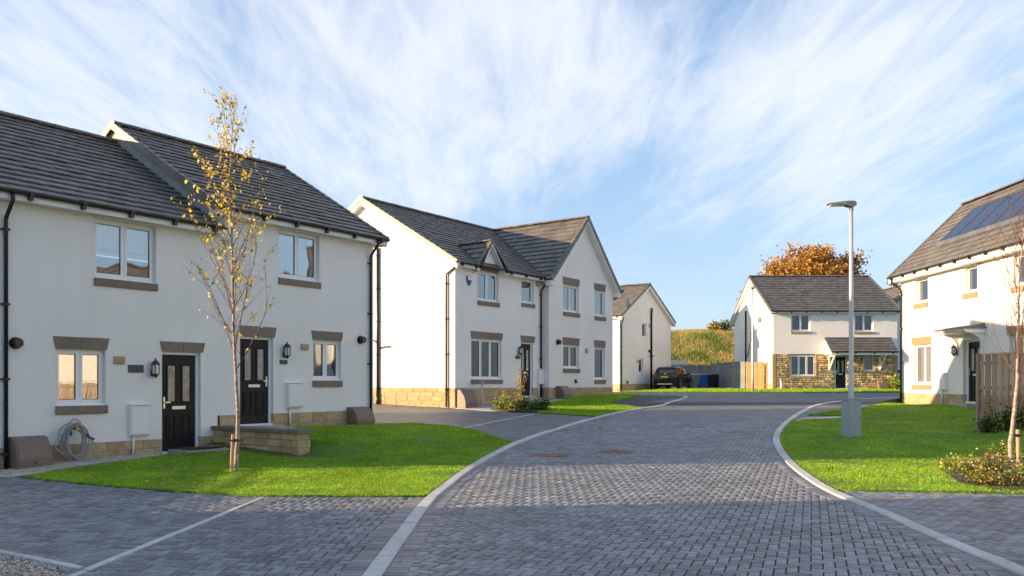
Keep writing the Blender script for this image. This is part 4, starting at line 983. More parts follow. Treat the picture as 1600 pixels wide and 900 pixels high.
# side walls, back, plinths
gable_shell(H3, xr, D3, -.3, ZS3+.05, ZR3-.06, left=False, m=M_wallw)
lw = quadwall(H3, [(0, D3, PT3), (0, 0, PT3), (0, 0, ZS3+.05), (0, D3/2, ZR3-.08), (0, D3, ZS3+.05)], M_wall)
H3.plinth(0, 0, 0, xl, -.10, PT3, .16, .62, [(dr[0]-.001, dr[1]+.001)])
H3.plinth(0, D3, -math.pi/2, D3, -.10, PT3, .16, .62)
for a_ in (dr[0]-.002, dr[1]): MB().box(a_, a_+.002, .0, .16, .3, PT3).build('door_reveal', M_mortar, H3.root)
# wing
zwe = 5.22; kw = (ZR3 - zwe) / ((xr-xl)/2 + .25)
wA = H3.rect(880, 904.4, 446, 488, WP); wB = H3.rect(929, 945, 454.5, 494.4, WP); wC = H3.rect(880, 904.4, 539.3, 575.6, WP); wD = H3.rect(929, 945, 542.7, 593, WP)
zg = zwe + .25*kw - .06
H3.wall(xl, xr, PT3, zg, [wA, wB, wC, wD], y=WP, gable=[(xl, zg), (xr, zg), (xm, ZR3-.08)])
quadwall(H3, [(xl, 0, PT3), (xl, WP, PT3), (xl, WP, zg), (xl, 0, zg)]); quadwall(H3, [(xr, WP, -.3), (xr, 0, -.3), (xr, 0, zg), (xr, WP, zg)])
for r_, n, c in ((wA, 2, 'blind'), (wB, 1, None), (wC, 2, 'grey'), (wD, 1, 'full')):
    win = H3.window(*r_, n, y=WP+.10, curtain=c, gl=M_glassd if r_[2] < 3 else None)
for r_ in (wA, wB, wC, wD):
    H3.sill(r_[0]-.01, r_[1]+.05, r_[2]-.19, r_[2]-.01, WP); H3.lintel(r_[0]-.07, r_[1]+.07, r_[3]+.002, r_[3]+.32, WP)
H3.plinth(xl, WP, 0, xr-xl, .0, PT3, .12, .62); H3.plinth(xl, 0, -math.pi/2, -WP, .0, PT3, .12, .62)
a, b = H3.sz(871.3, 534.4, WP); H3.flue(a, b, .085, WP); a, b = H3.sz(916, 548, WP); H3.ventbox(a, b, .2, .22, WP); a, b = H3.sz(899, 596, WP)
MB().box(a-.06, a+.0, WP-.08, WP+.01, b-.08, b+.09).tube([(a-.03, WP-.06, b), (a+.10, WP-.09, b-.06)], .02).build('outlet', M_black, H3.root)
# roofs of the main block and the wing
def in_wing(c): return c.x > xl-.25 and (ZR3 - abs(c.x-xm)*kw) > c.z + .04
main_roof(H3, xr, D3, ZE3, ZR3, .22, .2, skip=in_wing)
def in_main(c): return (ZE3 + (c.y+OV)*K3) > c.z + .04 and c.y > -OV
y0w = WP - .30; el = xl-.25; er = xr+.25; sl = math.hypot((er-el)/2, ZR3-zwe)
mb = MB(); 
for q in ([(el, y0w, zwe), (xm, y0w, ZR3), (xm, D3/2, ZR3), (el, D3/2, zwe)], [(xm, y0w, ZR3), (er, y0w, zwe), (er, D3/2, zwe), (xm, D3/2, ZR3)]):
    q = [Vector(p) for p in q]; n = (q[1]-q[0]).cross(q[2]-q[0]).normalized()
    if n.z < 0: q = q[::-1]; n = -n
    mb.add([p for p in q] + [p - n*.05 for p in q], [(0,1,2,3),(7,6,5,4)] + [(i, 4+i, 4+(i+1)%4, (i+1)%4) for i in range(4)])
wr = mb.build('wing_roof', M_deck, H3.root)
H3.slope((el, y0w, zwe), (0, 1, 0), (xm-el, 0, ZR3-zwe), D3/2-y0w, sl, skip=in_main, parent=wr)
H3.slope((er, y0w, zwe), (0, 1, 0), (xm-er, 0, ZR3-zwe), 1.5, sl, skip=in_main, parent=wr)
H3.ridge((xm, y0w, ZR3+.07), (xm, D3/2, ZR3+.07), parent=wr)
hold = H3.roof; H3.roof = wr
H3.verge((el, y0w, zwe), (xm, y0w, ZR3), (0, -1, 0)); H3.verge((er, y0w, zwe), (xm, y0w, ZR3), (0, -1, 0)); H3.roof = hold
for ex in (el, er):
    H3.barge((ex, zwe-.07), (xm, ZR3-.07), y0w-.0, y0w+.02, .17)
    q = [(ex, zwe-.24), (xm, ZR3-.24), (xm, ZR3-.225), (ex, zwe-.225)]
    MB().prism(q if ex < xm else [q[1], q[0], q[3], q[2]], y0w+.02, WP+.005).build('verge_soffit', M_fascia, H3.root)
MB().box(el-.02, xl+.0, y0w, WP+.02, zwe-.26, zwe-.06).build('eaves_box_end', M_fascia, H3.root); MB().box(xr, er+.02, y0w, WP+.02, zwe-.26, zwe-.06).build('eaves_box_end', M_fascia, H3.root)
# valley line in lead
vx = [(el, (zwe - ZE3)/K3 - OV), (xm, (ZR3 - ZE3)/K3 - OV)]
# dormer gable
ap = H3.sz(770, 373, -.32); fl = H3.sz(750, 409, -.32); frr = H3.sz(794, 421, -.32); gx = (fl[0]+frr[0])/2; gh = (frr[0]-fl[0])/2; zga = ap[1]-.06; zgf = ZE3-.10; kg = (zga-zgf)/gh
yb = (zga-ZE3)/K3 - OV; yg = -.24
MB().add([(gx-gh+.02, -.001, ZS3-.001), (gx+gh-.02, -.001, ZS3-.001), (gx+gh-.02, -.001, zgf-.03), (gx, -.001, zga-.06), (gx-gh+.02, -.001, zgf-.03)], [(0,1,2,3,4)]).build('dormer_wall', M_wall, H3.root)
mb = MB()
for sg in (-1, 1):
    q = [Vector((gx+sg*gh, yg, zgf)), Vector((gx, yg, zga)), Vector((gx, yb, zga)), Vector((gx+sg*gh, (zgf-ZE3)/K3-OV+.02, zgf))]
    n = (q[1]-q[0]).cross(q[2]-q[0]).normalized()
    if n.z < 0: q = q[::-1]; n = -n
    mb.add([p for p in q] + [p - n*.04 for p in q], [(0,1,2,3),(7,6,5,4)] + [(i, 4+i, 4+(i+1)%4, (i+1)%4) for i in range(4)])
gr = mb.build('dormer_roof', M_deck, H3.root)
for sg in (-1, 1): H3.slope((gx+sg*gh, yg, zgf), (0, 1, 0), (-sg*gh, 0, zga-zgf), yb-yg, math.hypot(gh, zga-zgf), skip=lambda c: (ZE3 + (c.y+OV)*K3) > c.z + .03, parent=gr)
H3.ridge((gx, yg, zga+.06), (gx, yb+.1, zga+.06), .12, .06, parent=gr)
hold = H3.roof; H3.roof = gr
H3.verge((gx-gh, yg, zgf), (gx, yg, zga), (0, -1, 0), d=.08); H3.verge((gx+gh, yg, zgf), (gx, yg, zga), (0, -1, 0), d=.08); H3.roof = hold
for sg in (-1, 1):
    H3.barge((gx+sg*gh, zgf-.04), (gx, zga-.04), yg, yg+.02, .14)
    q = [(gx+sg*gh, zgf-.17), (gx, zga-.17), (gx, zga-.155), (gx+sg*gh, zgf-.155)]
    MB().prism(q if sg < 0 else [q[1], q[0], q[3], q[2]], yg+.02, .0).build('verge_soffit', M_fascia, H3.root)
li = H3.rect(747, 779.6, 414, 425); H3.lintel(li[0], li[1], zt+.003, zt+.30, -.004)
for x0_, x1_ in ((-.2, gx-gh+.05), (gx+gh-.05, xl-.27)): eaves(H3, x0_, x1_, ZE3, ZS3)
barge_x(H3, (-OV, ZE3-.06), (D3/2, ZR3-.06), -.222, -.2, .2); barge_x(H3, (D3+OV, ZE3-.06), (D3/2, ZR3-.06), -.222, -.2, .2)
MB().prismx([(-OV, ZE3-.27), (D3/2, ZR3-.27), (D3/2, ZR3-.255), (-OV, ZE3-.255)], -.2, .005).build('verge_soffit', M_fascia, H3.root)
MB().prismx([(D3/2, ZR3-.27), (D3+OV, ZE3-.27), (D3+OV, ZE3-.255), (D3/2, ZR3-.255)], -.2, .005).build('verge_soffit', M_fascia, H3.root)
H3.verge((-.22, -OV, ZE3), (-.22, D3/2, ZR3), (-1, 0, 0)); H3.verge((-.22, D3+OV, ZE3), (-.22, D3/2, ZR3), (-1, 0, 0))
a, b = H3.sz(854, 500); H3.downpipe(xl-.16, ZE3-.08, .25, out=.34)
# pipes down the side wall
def side_pipe(h, yl, zt_, zb_, r=.036, name='downpipe', head=None):
    pts = ([(-.06, head, zt_+.42), (-.06, head, zt_+.32), (-.06, yl, zt_+.05)] if head is not None else []) + [(-.06, yl, zt_), (-.06, yl, zb_)]
    o = MB().tube(pts, r, 10).build(name, M_black, h.root, True); mb = MB(); z = zt_-.3
    while z > zb_+.2: mb.box(-.06, .004, yl-.07, yl+.07, z-.018, z+.018); mb.tube([(-.06, yl, z-.02), (-.06, yl, z+.02)], r*1.35, 10); z -= 1.3
    mb.build('pipe_clip', M_black, o)
side_pipe(H3, .37, ZS3-.28, -.0, head=-.12); side_pipe(H3, 3.9, 6.2, -.05, .055, 'soil_pipe')
MB().tube([(-.06, 3.9, 2.25), (-.06, 3.55, 2.30), (-.06, 3.2, 2.30)], .025).tube([(-.06, 3.9, 2.45), (-.06, 4.2, 2.6)], .025).tube([(-.06, 3.9, .5), (-.06, 3.9, -.05)], .075).build('waste_pipe', M_black, H3.root, True)
# alarm box, marker post
a, b = H3.sz(732, 438)
al = MB().prism([(a-.13, b+.16), (a-.13, b-.02), (a, b-.20), (a+.13, b-.02), (a+.13, b+.16)], -.07, .005).build('alarm_box', M_blue, H3.root)
MB().prism([(a-.12, b+.15), (a-.12, b+.02), (a+.12, b-.01), (a+.12, b+.15)], -.074, -.069).build('alarm_cover', M_boxwhite, al)
H3.finish_tiles(300)

# --- house behind it with gable to the street -----------------------------------
H4 = House('gable_house', 'white house showing a plain gable and solar panel behind the parked black car', O4, RZ1, 1.22)
W4, D4 = 7.9, 9.0; ze4, zr4 = 4.93, 7.38; PT4 = .38; k4 = (zr4-ze4)/(W4/2+.25)
w1 = H4.rect(1003, 1010, 505, 527); w2 = H4.rect(998, 1005, 560.5, 583)
H4.wall(0, W4, PT4, ze4, [w1, w2], gable=[(0, ze4), (W4, ze4), (W4/2, zr4+.12)])
H4.window(*w1, 1); H4.window(*w2, 1)
for r_ in (w1, w2): H4.sill(r_[0], r_[1], r_[2]-.06, r_[2]-.005, m=M_upvc)
quadwall(H4, [(0, D4, -.3), (0, 0, -.3), (0, 0, ze4), (0, D4, ze4)], M_wallw); quadwall(H4, [(W4, 0, -.3), (W4, D4, -.3), (W4, D4, ze4), (W4, 0, ze4)]); quadwall(H4, [(W4, D4, -.3), (0, D4, -.3), (0, D4, ze4), (W4/2, D4, zr4), (W4, D4, ze4)])
H4.plinth(0, 0, 0, W4, -.1, PT4, .16, .6); H4.plinth(0, D4, -math.pi/2, D4, -.1, PT4, .24, .9)
y4 = -.28
H4.deck([[(-.25, y4, ze4), (W4/2, y4, zr4), (W4/2, D4+.2, zr4), (-.25, D4+.2, ze4)], [(W4/2, y4, zr4), (W4+.25, y4, ze4), (W4+.25, D4+.2, ze4), (W4/2, D4+.2, zr4)]])
sl4 = math.hypot(W4/2+.25, zr4-ze4)
H4.slope((-.25, y4, ze4), (0, 1, 0), (W4/2+.25, 0, zr4-ze4), D4+.48, sl4); H4.slope((W4+.25, y4, ze4), (0, 1, 0), (-W4/2-.25, 0, zr4-ze4), D4+.48, sl4)
H4.ridge((W4/2, y4, zr4+.07), (W4/2, D4+.2, zr4+.07))
H4.verge((-.25, y4, ze4), (W4/2, y4, zr4), (0, -1, 0)); H4.verge((W4+.25, y4, ze4), (W4/2, y4, zr4), (0, -1, 0))
for ex in (-.25, W4+.25):
    H4.barge((ex, ze4-.07), (W4/2, zr4-.07), y4, y4+.02, .2)
    q = [(ex, ze4-.28), (W4/2, zr4-.28), (W4/2, zr4-.265), (ex, ze4-.265)]
    MB().prism(q if ex < 1 else [q[1], q[0], q[3], q[2]], y4+.02, .005).build('verge_soffit', M_fascia, H4.root)
MB().box(-.27, -.25, y4, D4, ze4-.2, ze4-.03).build('fascia', M_fascia, H4.root); MB().box(W4+.25, W4+.27, y4, D4, ze4-.2, ze4-.03).build('fascia', M_fascia, H4.root)
MB().box(-.25, 0, y4, D4, ze4-.2, ze4-.185).box(W4, W4+.25, y4, D4, ze4-.2, ze4-.185).build('soffit', M_fascia, H4.root)
H4.gutter((-.315, D4, ze4-.02), (-.315, y4, ze4-.02), 1.2)
a = .18; H4.downpipe(-.0+a, ze4-.1, .0, out=.2)
a, b = H4.sz(1016.7, 500); H4.downpipe(a, 5.75, .0, out=.1, r=.07)
MB().tube([(a, -.08, 2.6), (a-.45, -.10, 2.75)], .06).tube([(a-.3, -.08, 2.35), (a+.35, -.08, 2.35)], .035).build('waste_pipe', M_black, H4.root)
a, b = H4.sz(980, 597); MB().block(a-.1, a+.1, b-.08, b+.08, -.06, .01, .01).build('vent_cover', M_black, H4.root)
a, b = H4.sz(996, 565); H4.ventbox(a, b, .16, .22); a, b = H4.sz(1014.5, 509); H4.ventbox(a, b, .2, .26)
# roof panel: dark solar slab lying on the left slope
nn = Vector((-(zr4-ze4), 0, W4/2+.25)).normalized(); bb = Vector((W4/2+.25, 0, zr4-ze4)).normalized(); P0 = Vector((-.25, 0, ze4))
def on4(s_, y_): return P0 + bb*s_ + Vector((0, y_, 0)) + nn*.10
for i in range(2):
    q = [on4(2.45, 1.4+i*1.75), on4(4.0, 1.4+i*1.75), on4(4.0, 3.1+i*1.75), on4(2.45, 3.1+i*1.75)]
    MB().add(q + [p - nn*.05 for p in q], [(3,2,1,0)] + [(i_, (i_+1)%4, 4+(i_+1)%4, 4+i_) for i_ in range(4)]).build('solar_panel', M_solar, H4.root)
# dish on the verge
mb = MB(); c = Vector((.75, -.25, 5.75)); k = 12; V = [c + Vector((0, .06, 0))]; 
for j in range(k): V.append(c + Vector((.28*math.cos(2*math.pi*j/k), -.0, .28*math.sin(2*math.pi*j/k))))
mb.add(V, [(0, 1+j, 1+(j+1) % k) for j in range(k)]); mb.tube([c, c + Vector((-.05, .25, -.25))], .02); mb.tube([c + Vector((0, 0, -.26)), c + Vector((0, -.3, -.1))], .012)
mb.build('satellite_dish', M_lampgrey, H4.root)
H4.finish_tiles(0)
# --- stone faced house across the end -------------------------------------------
H5 = House('stone_faced_house', 'house with rough stone ground floor, white upper wall and tiled porch roof', O5, 0.0, 1.25)
W5, D5 = 7.93, 9.3; zs5, ze5, zr5 = 4.86, 5.02, 7.82; ST = 2.27
wa = H5.rect(1236, 1266, 491, 517.6); wb = H5.rect(1335, 1364.6, 491, 518); wc = H5.rect(1235, 1274, 555, 587.5); wd = H5.rect(1349, 1366, 555.5, 580); dr = H5.rect(1305, 1323.5, 556, 606)
dr = (dr[0], dr[1], .08, dr[3])
H5.wall(0, W5, ST, zs5+.02, [wa, wb])
H5.wall(0, W5, -.2, ST, [wc, wd, (dr[0], dr[1], -.2, dr[3])], y=.05, m=M_mortar, name='stone_backing')
for r_, n, c in ((wa, 2, 'grey'), (wb, 2, 'grey'), (wc, 3, 'grey'), (wd, 1, 'grey')):
    H5.window(*r_, n, y=.09 if r_[2] > 2.5 else .08, curtain=c, gl=M_glassd); H5.sill(r_[0]-.05, r_[1]+.05, r_[2]-.15, r_[2]-.005, m=M_quoin)
H5.door(*dr, handle=-1)
# rubble facing: every stone a small irregular block
mb = MB(); z = -.1
while z < ST-.02:
    h = random.uniform(.10, .2); h = min(h, ST-z); x = .22
    while x < W5-.22:
        l = random.uniform(.12, .42); x1 = min(x+l, W5-.22); c = (x+x1)/2; cz = z+h/2
        if not any(o[0]-.1 < c < o[1]+.1 and o[2]-.16 < cz < o[3]+.02 for o in (wc, wd, dr)):
            p = random.uniform(.012, .06); j = lambda: random.uniform(-.018, .018)
            a0, a1, b0, b1 = x+.006, x1-.006, z+.006, z+h-.006; i_ = .025
            mb.add([(a0,.06,b0),(a1,.06,b0),(a1,.06,b1),(a0,.06,b1),(a0+i_+j(),-p,b0+i_),(a1-i_+j(),-p+j()*.7,b0+i_),(a1-i_+j(),-p+j()*.7,b1-i_),(a0+i_+j(),-p,b1-i_)],
                   [(0,1,5,4),(1,2,6,5),(2,3,7,6),(3,0,4,7),(4,5,6,7)])
        x = x1
    z += h
tag(mb.build('stone_facing', M_stone, H5.root), kind='stuff')
for x0_ in (-.03, W5-.2):
    for i in range(8):
        MB().block(x0_, x0_+.23, -.1+i*.297, -.1+(i+1)*.297-.008, -.035, .2, .008).build('quoin', M_quoin, H5.root)
MB().block(-.02, .0, -.1, .42, 0, .9, .002).build('plinth_band', M_quoin, H5.root)
for r_ in (wc, wd):
    for x0_ in (r_[0]-.12, r_[1]): MB().block(x0_, x0_+.12, r_[2], r_[3]+.02, -.025, .07, .006).build('window_margin', M_quoin, H5.root)
gable_shell(H5, W5, D5, -.3, zs5+.05, zr5-.06, m=M_wallw)
main_roof(H5, W5, D5, ze5, zr5, .2, .2); eaves(H5, -.2, W5+.2, ze5, zs5)
for yy, sx in ((-.222, -1), (W5+.2, 1)):
    barge_x(H5, (-OV, ze5-.06), (D5/2, zr5-.06), yy, yy+.022, .2); barge_x(H5, (D5+OV, ze5-.06), (D5/2, zr5-.06), yy, yy+.022, .2)
for A, B in (((-OV, ze5), (D5/2, zr5)), ((D5+OV, ze5), (D5/2, zr5))):
    q = [(A[0], A[1]-.27), (B[0], B[1]-.27), (B[0], B[1]-.255), (A[0], A[1]-.255)]
    MB().prismx(q if A[0] < B[0] else q[::-1], -.2, .005).build('verge_soffit', M_fascia, H5.root)
H5.verge((-.22, -OV, ze5), (-.22, D5/2, zr5), (-1, 0, 0)); H5.verge((-.22, D5+OV, ze5), (-.22, D5/2, zr5), (-1, 0, 0)); H5.verge((W5+.22, -OV, ze5), (W5+.22, D5/2, zr5), (1, 0, 0))
# porch roof over door and small window, on white brackets
p0 = H5.sz(1298, 540, -1.0)[0]; p1 = H5.sz(1403, 540, -1.0)[0]; pzt = H5.sz(1350, 529, 0)[1]; pzb = H5.sz(1350, 549, -1.05)[1]
q = [Vector((p0, -1.1, pzb)), Vector((p1, -1.1, pzb)), Vector((p1, -.02, pzt)), Vector((p0, -.02, pzt))]; n_ = (q[1]-q[0]).cross(q[2]-q[0]).normalized()
pr = MB().add(q + [p - n_*.06 for p in q], [(0,1,2,3),(7,6,5,4)] + [(i, 4+i, 4+(i+1)%4, (i+1)%4) for i in range(4)]).build('porch_roof', M_deck, H5.root)
H5.slope(q[0], (1, 0, 0), (0, 1.08, pzt-pzb), p1-p0, math.hypot(1.08, pzt-pzb), parent=pr)
MB().box(p0, p1, -1.1, -1.08, pzb-.22, pzb-.05).box(p0, p1, -1.08, -.03, pzb-.2, pzb-.185).build('porch_fascia', M_fascia, H5.root)
MB().prismx([(-1.08, pzb-.2), (-.0, pzb-.2), (-.0, pzt-.06), (-1.08, pzb-.06)], p0+.05, p0+.09).prismx([(-1.08, pzb-.2), (-.0, pzb-.2), (-.0, pzt-.06), (-1.08, pzb-.06)], p1-.09, p1-.05).build('porch_cheek', M_wall, H5.root)
H5.gutter((p0, -1.16, pzb-.02), (p1, -1.16, pzb-.02), 1.2); MB().box(p0, p1, -.06, .0, pzt, pzt+.08).build('porch_flashing', M_lead, H5.root)
for bx in (p0+.28, p1-.72):
    MB().box(bx-.05, bx+.05, -.10, .0, pzb-1.15, pzb-.2).box(bx-.05, bx+.05, -1.0, -.10, pzb-.3, pzb-.2).build('porch_bracket', M_upvc, H5.root)
    o = MB().tube([(bx, -.08, pzb-1.08), (bx, -.9, pzb-.26)], .06, 4).build('porch_strut', M_upvc, H5.root)
a, b = H5.sz(1333, 559); H5.lantern(a, b, .36)
side_pipe(H5, 6.0, 5.55, -.05, .06, 'soil_pipe')
MB().tube([(-.07, 6.0, 2.1), (-.07, 5.3, 2.5), (-.07, 5.0, 3.2)], .03).tube([(-.07, 6.3, 1.6), (-.07, 5.2, 1.6)], .03).build('waste_pipe', M_black, H5.root)
MB().box(-.03, .02, 4.6, 4.95, 3.3, 4.6).build('stair_window', M_carglass, H5.root); MB().lathe((-.12, 2.6, 4.65), [(.02, -.2), (.14, -.1), (.14, .12), (.03, .2)], 8).build('flood_light', M_lampgrey, H5.root)
H5.finish_tiles(0)

# --- sunlit house at the right with roof panels -----------------------------------
H6 = House('solar_roof_house', 'sunlit cream house with blue roof solar panels and white door canopy', O6, -math.pi/2 + R(.6), .80)
W6, D6 = 10.2, 5.3; zs6, ze6, zr6 = 4.82, 5.06, 7.98; PT6 = .44; OV6 = .38; k6 = (zr6-ze6)/(D6/2+OV6)
wa = H6.rect(1430.6, 1450, 430, 473); wb = H6.rect(1506.8, 1527, 407, 457); wc = H6.rect(1583, 1604, 380, 446); wd = H6.rect(1427, 1455, 538, 601); dr = H6.rect(1504.4, 1531, 531, 629)
we = H6.rect(1577, 1612, 522, 600)
tops = zs6-.02; wa = (wa[0], wa[1], wa[2], tops); wb = (wb[0], wb[1], wb[2], tops); wc = (wc[0], wc[1], wc[2], tops); dr = (dr[0], dr[1], .20, dr[3])
H6.wall(0, W6, PT6, zs6+.02, [wa, wb, wc, wd, we, (dr[0], dr[1], PT6, dr[3])], m=M_wallw, rev=.2)
for r_, n, c in ((wa, 1, 'grey'), (wb, 1, 'blind'), (wc, 1, None), (wd, 2, 'grey'), (we, 2, None)):
    H6.window(*r_, n, y=.13, curtain=c); H6.sill(r_[0]-.08, r_[1]+.03, r_[2]-.19, r_[2]-.01, m=M_tanstone)
for r_ in (wd, we): H6.lintel(r_[0]-.15, r_[1]+.04, r_[3]+.002, r_[3]+.28, m=M_tanstone)
H6.door(*dr, y=.17, handle=-1)
MB().box(dr[0]-.1, dr[1]+.1, -.5, .05, -.1, .13).build('door_step', M_slab, H6.root)
gable_shell(H6, W6, D6, -.4, zs6+.05, zr6-.06, m=M_wallw)
H6.plinth(0, 0, 0, W6, -.12, PT6, .19, .5, [(dr[0]-.001, dr[1]+.001)]); H6.plinth(0, D6, -math.pi/2, D6, -.12, PT6, .19, .5)
for a_ in (dr[0]-.002, dr[1]): MB().box(a_, a_+.002, .0, .2, .0, PT6).build('door_reveal', M_mortar, H6.root)
# panels lie on the front slope
P0 = Vector((0, -OV6, ze6)); b6 = Vector((0, D6/2+OV6, zr6-ze6)).normalized(); n6 = Vector((0, -(zr6-ze6), D6/2+OV6)).normalized()
def on6(u, v):
    a = (u-CX)/F; dW = Vector((a, 1, (HZ-v)/F)); rot = Matrix.Rotation(-H6.rz, 3, 'Z'); dl = rot @ dW; cl = rot @ (Vector((0, 0, EYE)) - Vector((O6.x, O6.y, H6.z0)))
    t = (P0 - cl).dot(n6) / dl.dot(n6); q = cl + dl*t; return q.x, (q - P0).dot(b6)
s0 = on6(1474, 380)[1]; s1 = on6(1521.6, 331)[1]; x_a = (on6(1474, 380)[0] + on6(1521.6, 331)[0])/2; x_b = on6(1496, 373)[0]; pw = (on6(1582.7, 349)[0]-on6(1474, 380)[0])/4
print('panels', s0, s1, x_a, pw)
sp_x0, sp_x1 = x_a, x_a + 5*pw
def under_panel(c): return sp_x0-.06 < c.x < sp_x1 and s0-.25 < (c-P0).dot(b6) < s1
main_roof(H6, W6, D6, ze6, zr6, .25, .2, ov=OV6); eaves(H6, -.2, W6+.2, ze6, zs6, ov=OV6)
def onr(x, s_, k): return Vector((x, -OV6, ze6)) + b6*s_ + n6*k
for i in range(5):
    xa, xb = x_a + i*pw + .015, x_a + (i+1)*pw - .015; q = [onr(xa, s0, .12), onr(xb, s0, .12), onr(xb, s1, .12), onr(xa, s1, .12)]
    sp_ = MB().add(q + [p - n6*.05 for p in q], [(0,1,2,3)] + [(j, 4+j, 4+(j+1)%4, (j+1)%4) for j in range(4)]).build('solar_panel', M_solar, H6.root)
    f = .03; e = MB()
    for (xx0, xx1, ss0, ss1) in ((xa-.012, xa+.012, s0, s1), (xb-.012, xb+.012, s0, s1), (xa, xb, s0-.012, s0+.02), (xa, xb, s1-.02, s1+.012)):
        qq = [onr(xx0, ss0, .126), onr(xx1, ss0, .126), onr(xx1, ss1, .126), onr(xx0, ss1, .126)]; e.add(qq + [p - n6*.06 for p in qq], [(0,1,2,3)] + [(j, 4+j, 4+(j+1)%4, (j+1)%4) for j in range(4)])
    e.build('panel_frame', M_black, sp_)
q = [onr(x_a-.05, s0-.26, .075), onr(sp_x1, s0-.26, .075), onr(sp_x1, s0-.015, .12), onr(x_a-.05, s0-.015, .12)]
MB().add(q + [p - n6*.02 for p in q], [(0,1,2,3)] + [(j, 4+j, 4+(j+1)%4, (j+1)%4) for j in range(4)]).build('panel_flashing', M_lead, H6.root)
H6.verge((-.25, -OV6, ze6), (-.25, D6/2, zr6), (-1, 0, 0)); H6.verge((-.25, D6+OV6, ze6), (-.25, D6/2, zr6), (-1, 0, 0))
barge_x(H6, (-OV6, ze6-.06), (D6/2, zr6-.06), -.25, -.228, .2); barge_x(H6, (D6+OV6, ze6-.06), (D6/2, zr6-.06), -.25, -.228, .2)
MB().box(-.228, .3, -OV6+.02, -.0, zs6-.0, zs6+.011).build('soffit', M_fascia, H6.root)
a, b = H6.sz(1407.5, 500); H6.downpipe(.10, ze6-.1, -.05, out=OV6+.06)
for u, v in ((1530.6, 408), (1570.6, 398)): a, b = H6.sz(u, v); H6.ventbox(a, b, .2, .2)
a, b = H6.sz(1479.5, 516); H6.ventbox(a, b, .16, .2)
a, b = H6.sz(1495.5, 547); H6.lantern(a, b, .42)
r_ = H6.rect(1471.5, 1481, 583.5, 609); H6.meter(r_[0], r_[0]+.42, r_[2], r_[3], .02)
# flat moulded canopy with curved bracket
c0, c1 = dr[0]-.35, dr[1]+.35; cz = H6.sz(1500, 517, -.1)[1]
MB().box(c0-.05, c1+.05, -.82, .0, cz, cz+.045).build('canopy_lead', M_lead, H6.root)
MB().prismx([(-.76, cz-.02), (-.80, cz), (0, cz), (0, cz-.14), (-.58, cz-.14), (-.68, cz-.10)], c0, c1).build('canopy', M_fascia, H6.root)
MB().prismx([(-.55, cz+.045), (0, cz+.045), (0, cz+.19), (-.55, cz+.08)], c0+.05, c1-.05).build('canopy_top', M_lead, H6.root)
for bx in (c0+.06, c1-.14):
    pts = [(-.50, cz-.14), (0, cz-.14), (0, cz-.62)] + [(-.06 - .42*(1-math.cos(t)), cz-.62+.44*math.sin(t)) for t in np.linspace(0, math.pi/2, 8)]
    MB().prismx(pts[::-1], bx, bx+.07).build('canopy_bracket', M_fascia, H6.root)
H6.finish_tiles(300)

# --- other houses of the street: half hidden one behind, neighbours beyond the frame -----
def plain_house(name, label, O, rz, z0, W, D, m, ze=5.0, zr=7.7, wins=(), tiles=True):
    h = House(name, label, O, rz, z0)
    h.wall(0, W, .45, ze-.1, list(wins), m=m)
    for w in wins: h.window(*w, 2, curtain='grey'); h.sill(w[0], w[1], w[2]-.15, w[2]-.01)
    h.plinth(0, 0, 0, W, -.2, .45, .32, 1.2)
    gable_shell(h, W, D, -.4, ze-.05, zr-.06, m=m); main_roof(h, W, D, ze, zr, .2, .2, tiles=tiles); eaves(h, -.2, W+.2, ze, ze-.17)
    h.verge((-.22, -OV, ze), (-.22, D/2, zr), (-1, 0, 0)); h.verge((W+.22, -OV, ze), (W+.22, D/2, zr), (1, 0, 0))
    h.finish_tiles(0); return h
plain_house('rear_house', 'pale house glimpsed in the gap between stone faced house and solar roof house', (25.4, 66.0), -math.pi/2, 1.3, 8, 8, M_wallw, wins=[(1.2, 2.4, 1.0, 2.2)])
nb = O12 - N1*9.2 + Vector((0, 0))
P0b = Vector((-17.0, 8.57)); pf = P0b + N1*DEP
plain_house('neighbour_house', 'white neighbour house across the drive from the lower terraced house', pf - D1*9.0, RZ1, 0.0, 9.0, DEP, M_wall, wins=[(1.0, 2.6, 1.0, 2.2), (6.0, 7.4, 1.0, 2.2), (1.0, 2.2, 3.4, 4.5), (6.0, 7.4, 3.4, 4.5)])
plain_house('opposite_house', 'cream house opposite the terrace behind the right drive', (17.5, 15.5), -math.pi/2, .1, 9.5, 7.5, M_wallw, wins=[(1.0, 2.3, 1.0, 2.2), (5.5, 7.2, 1.0, 2.2), (1.0, 2.3, 3.4, 4.6), (5.5, 7.2, 3.4, 4.6)])
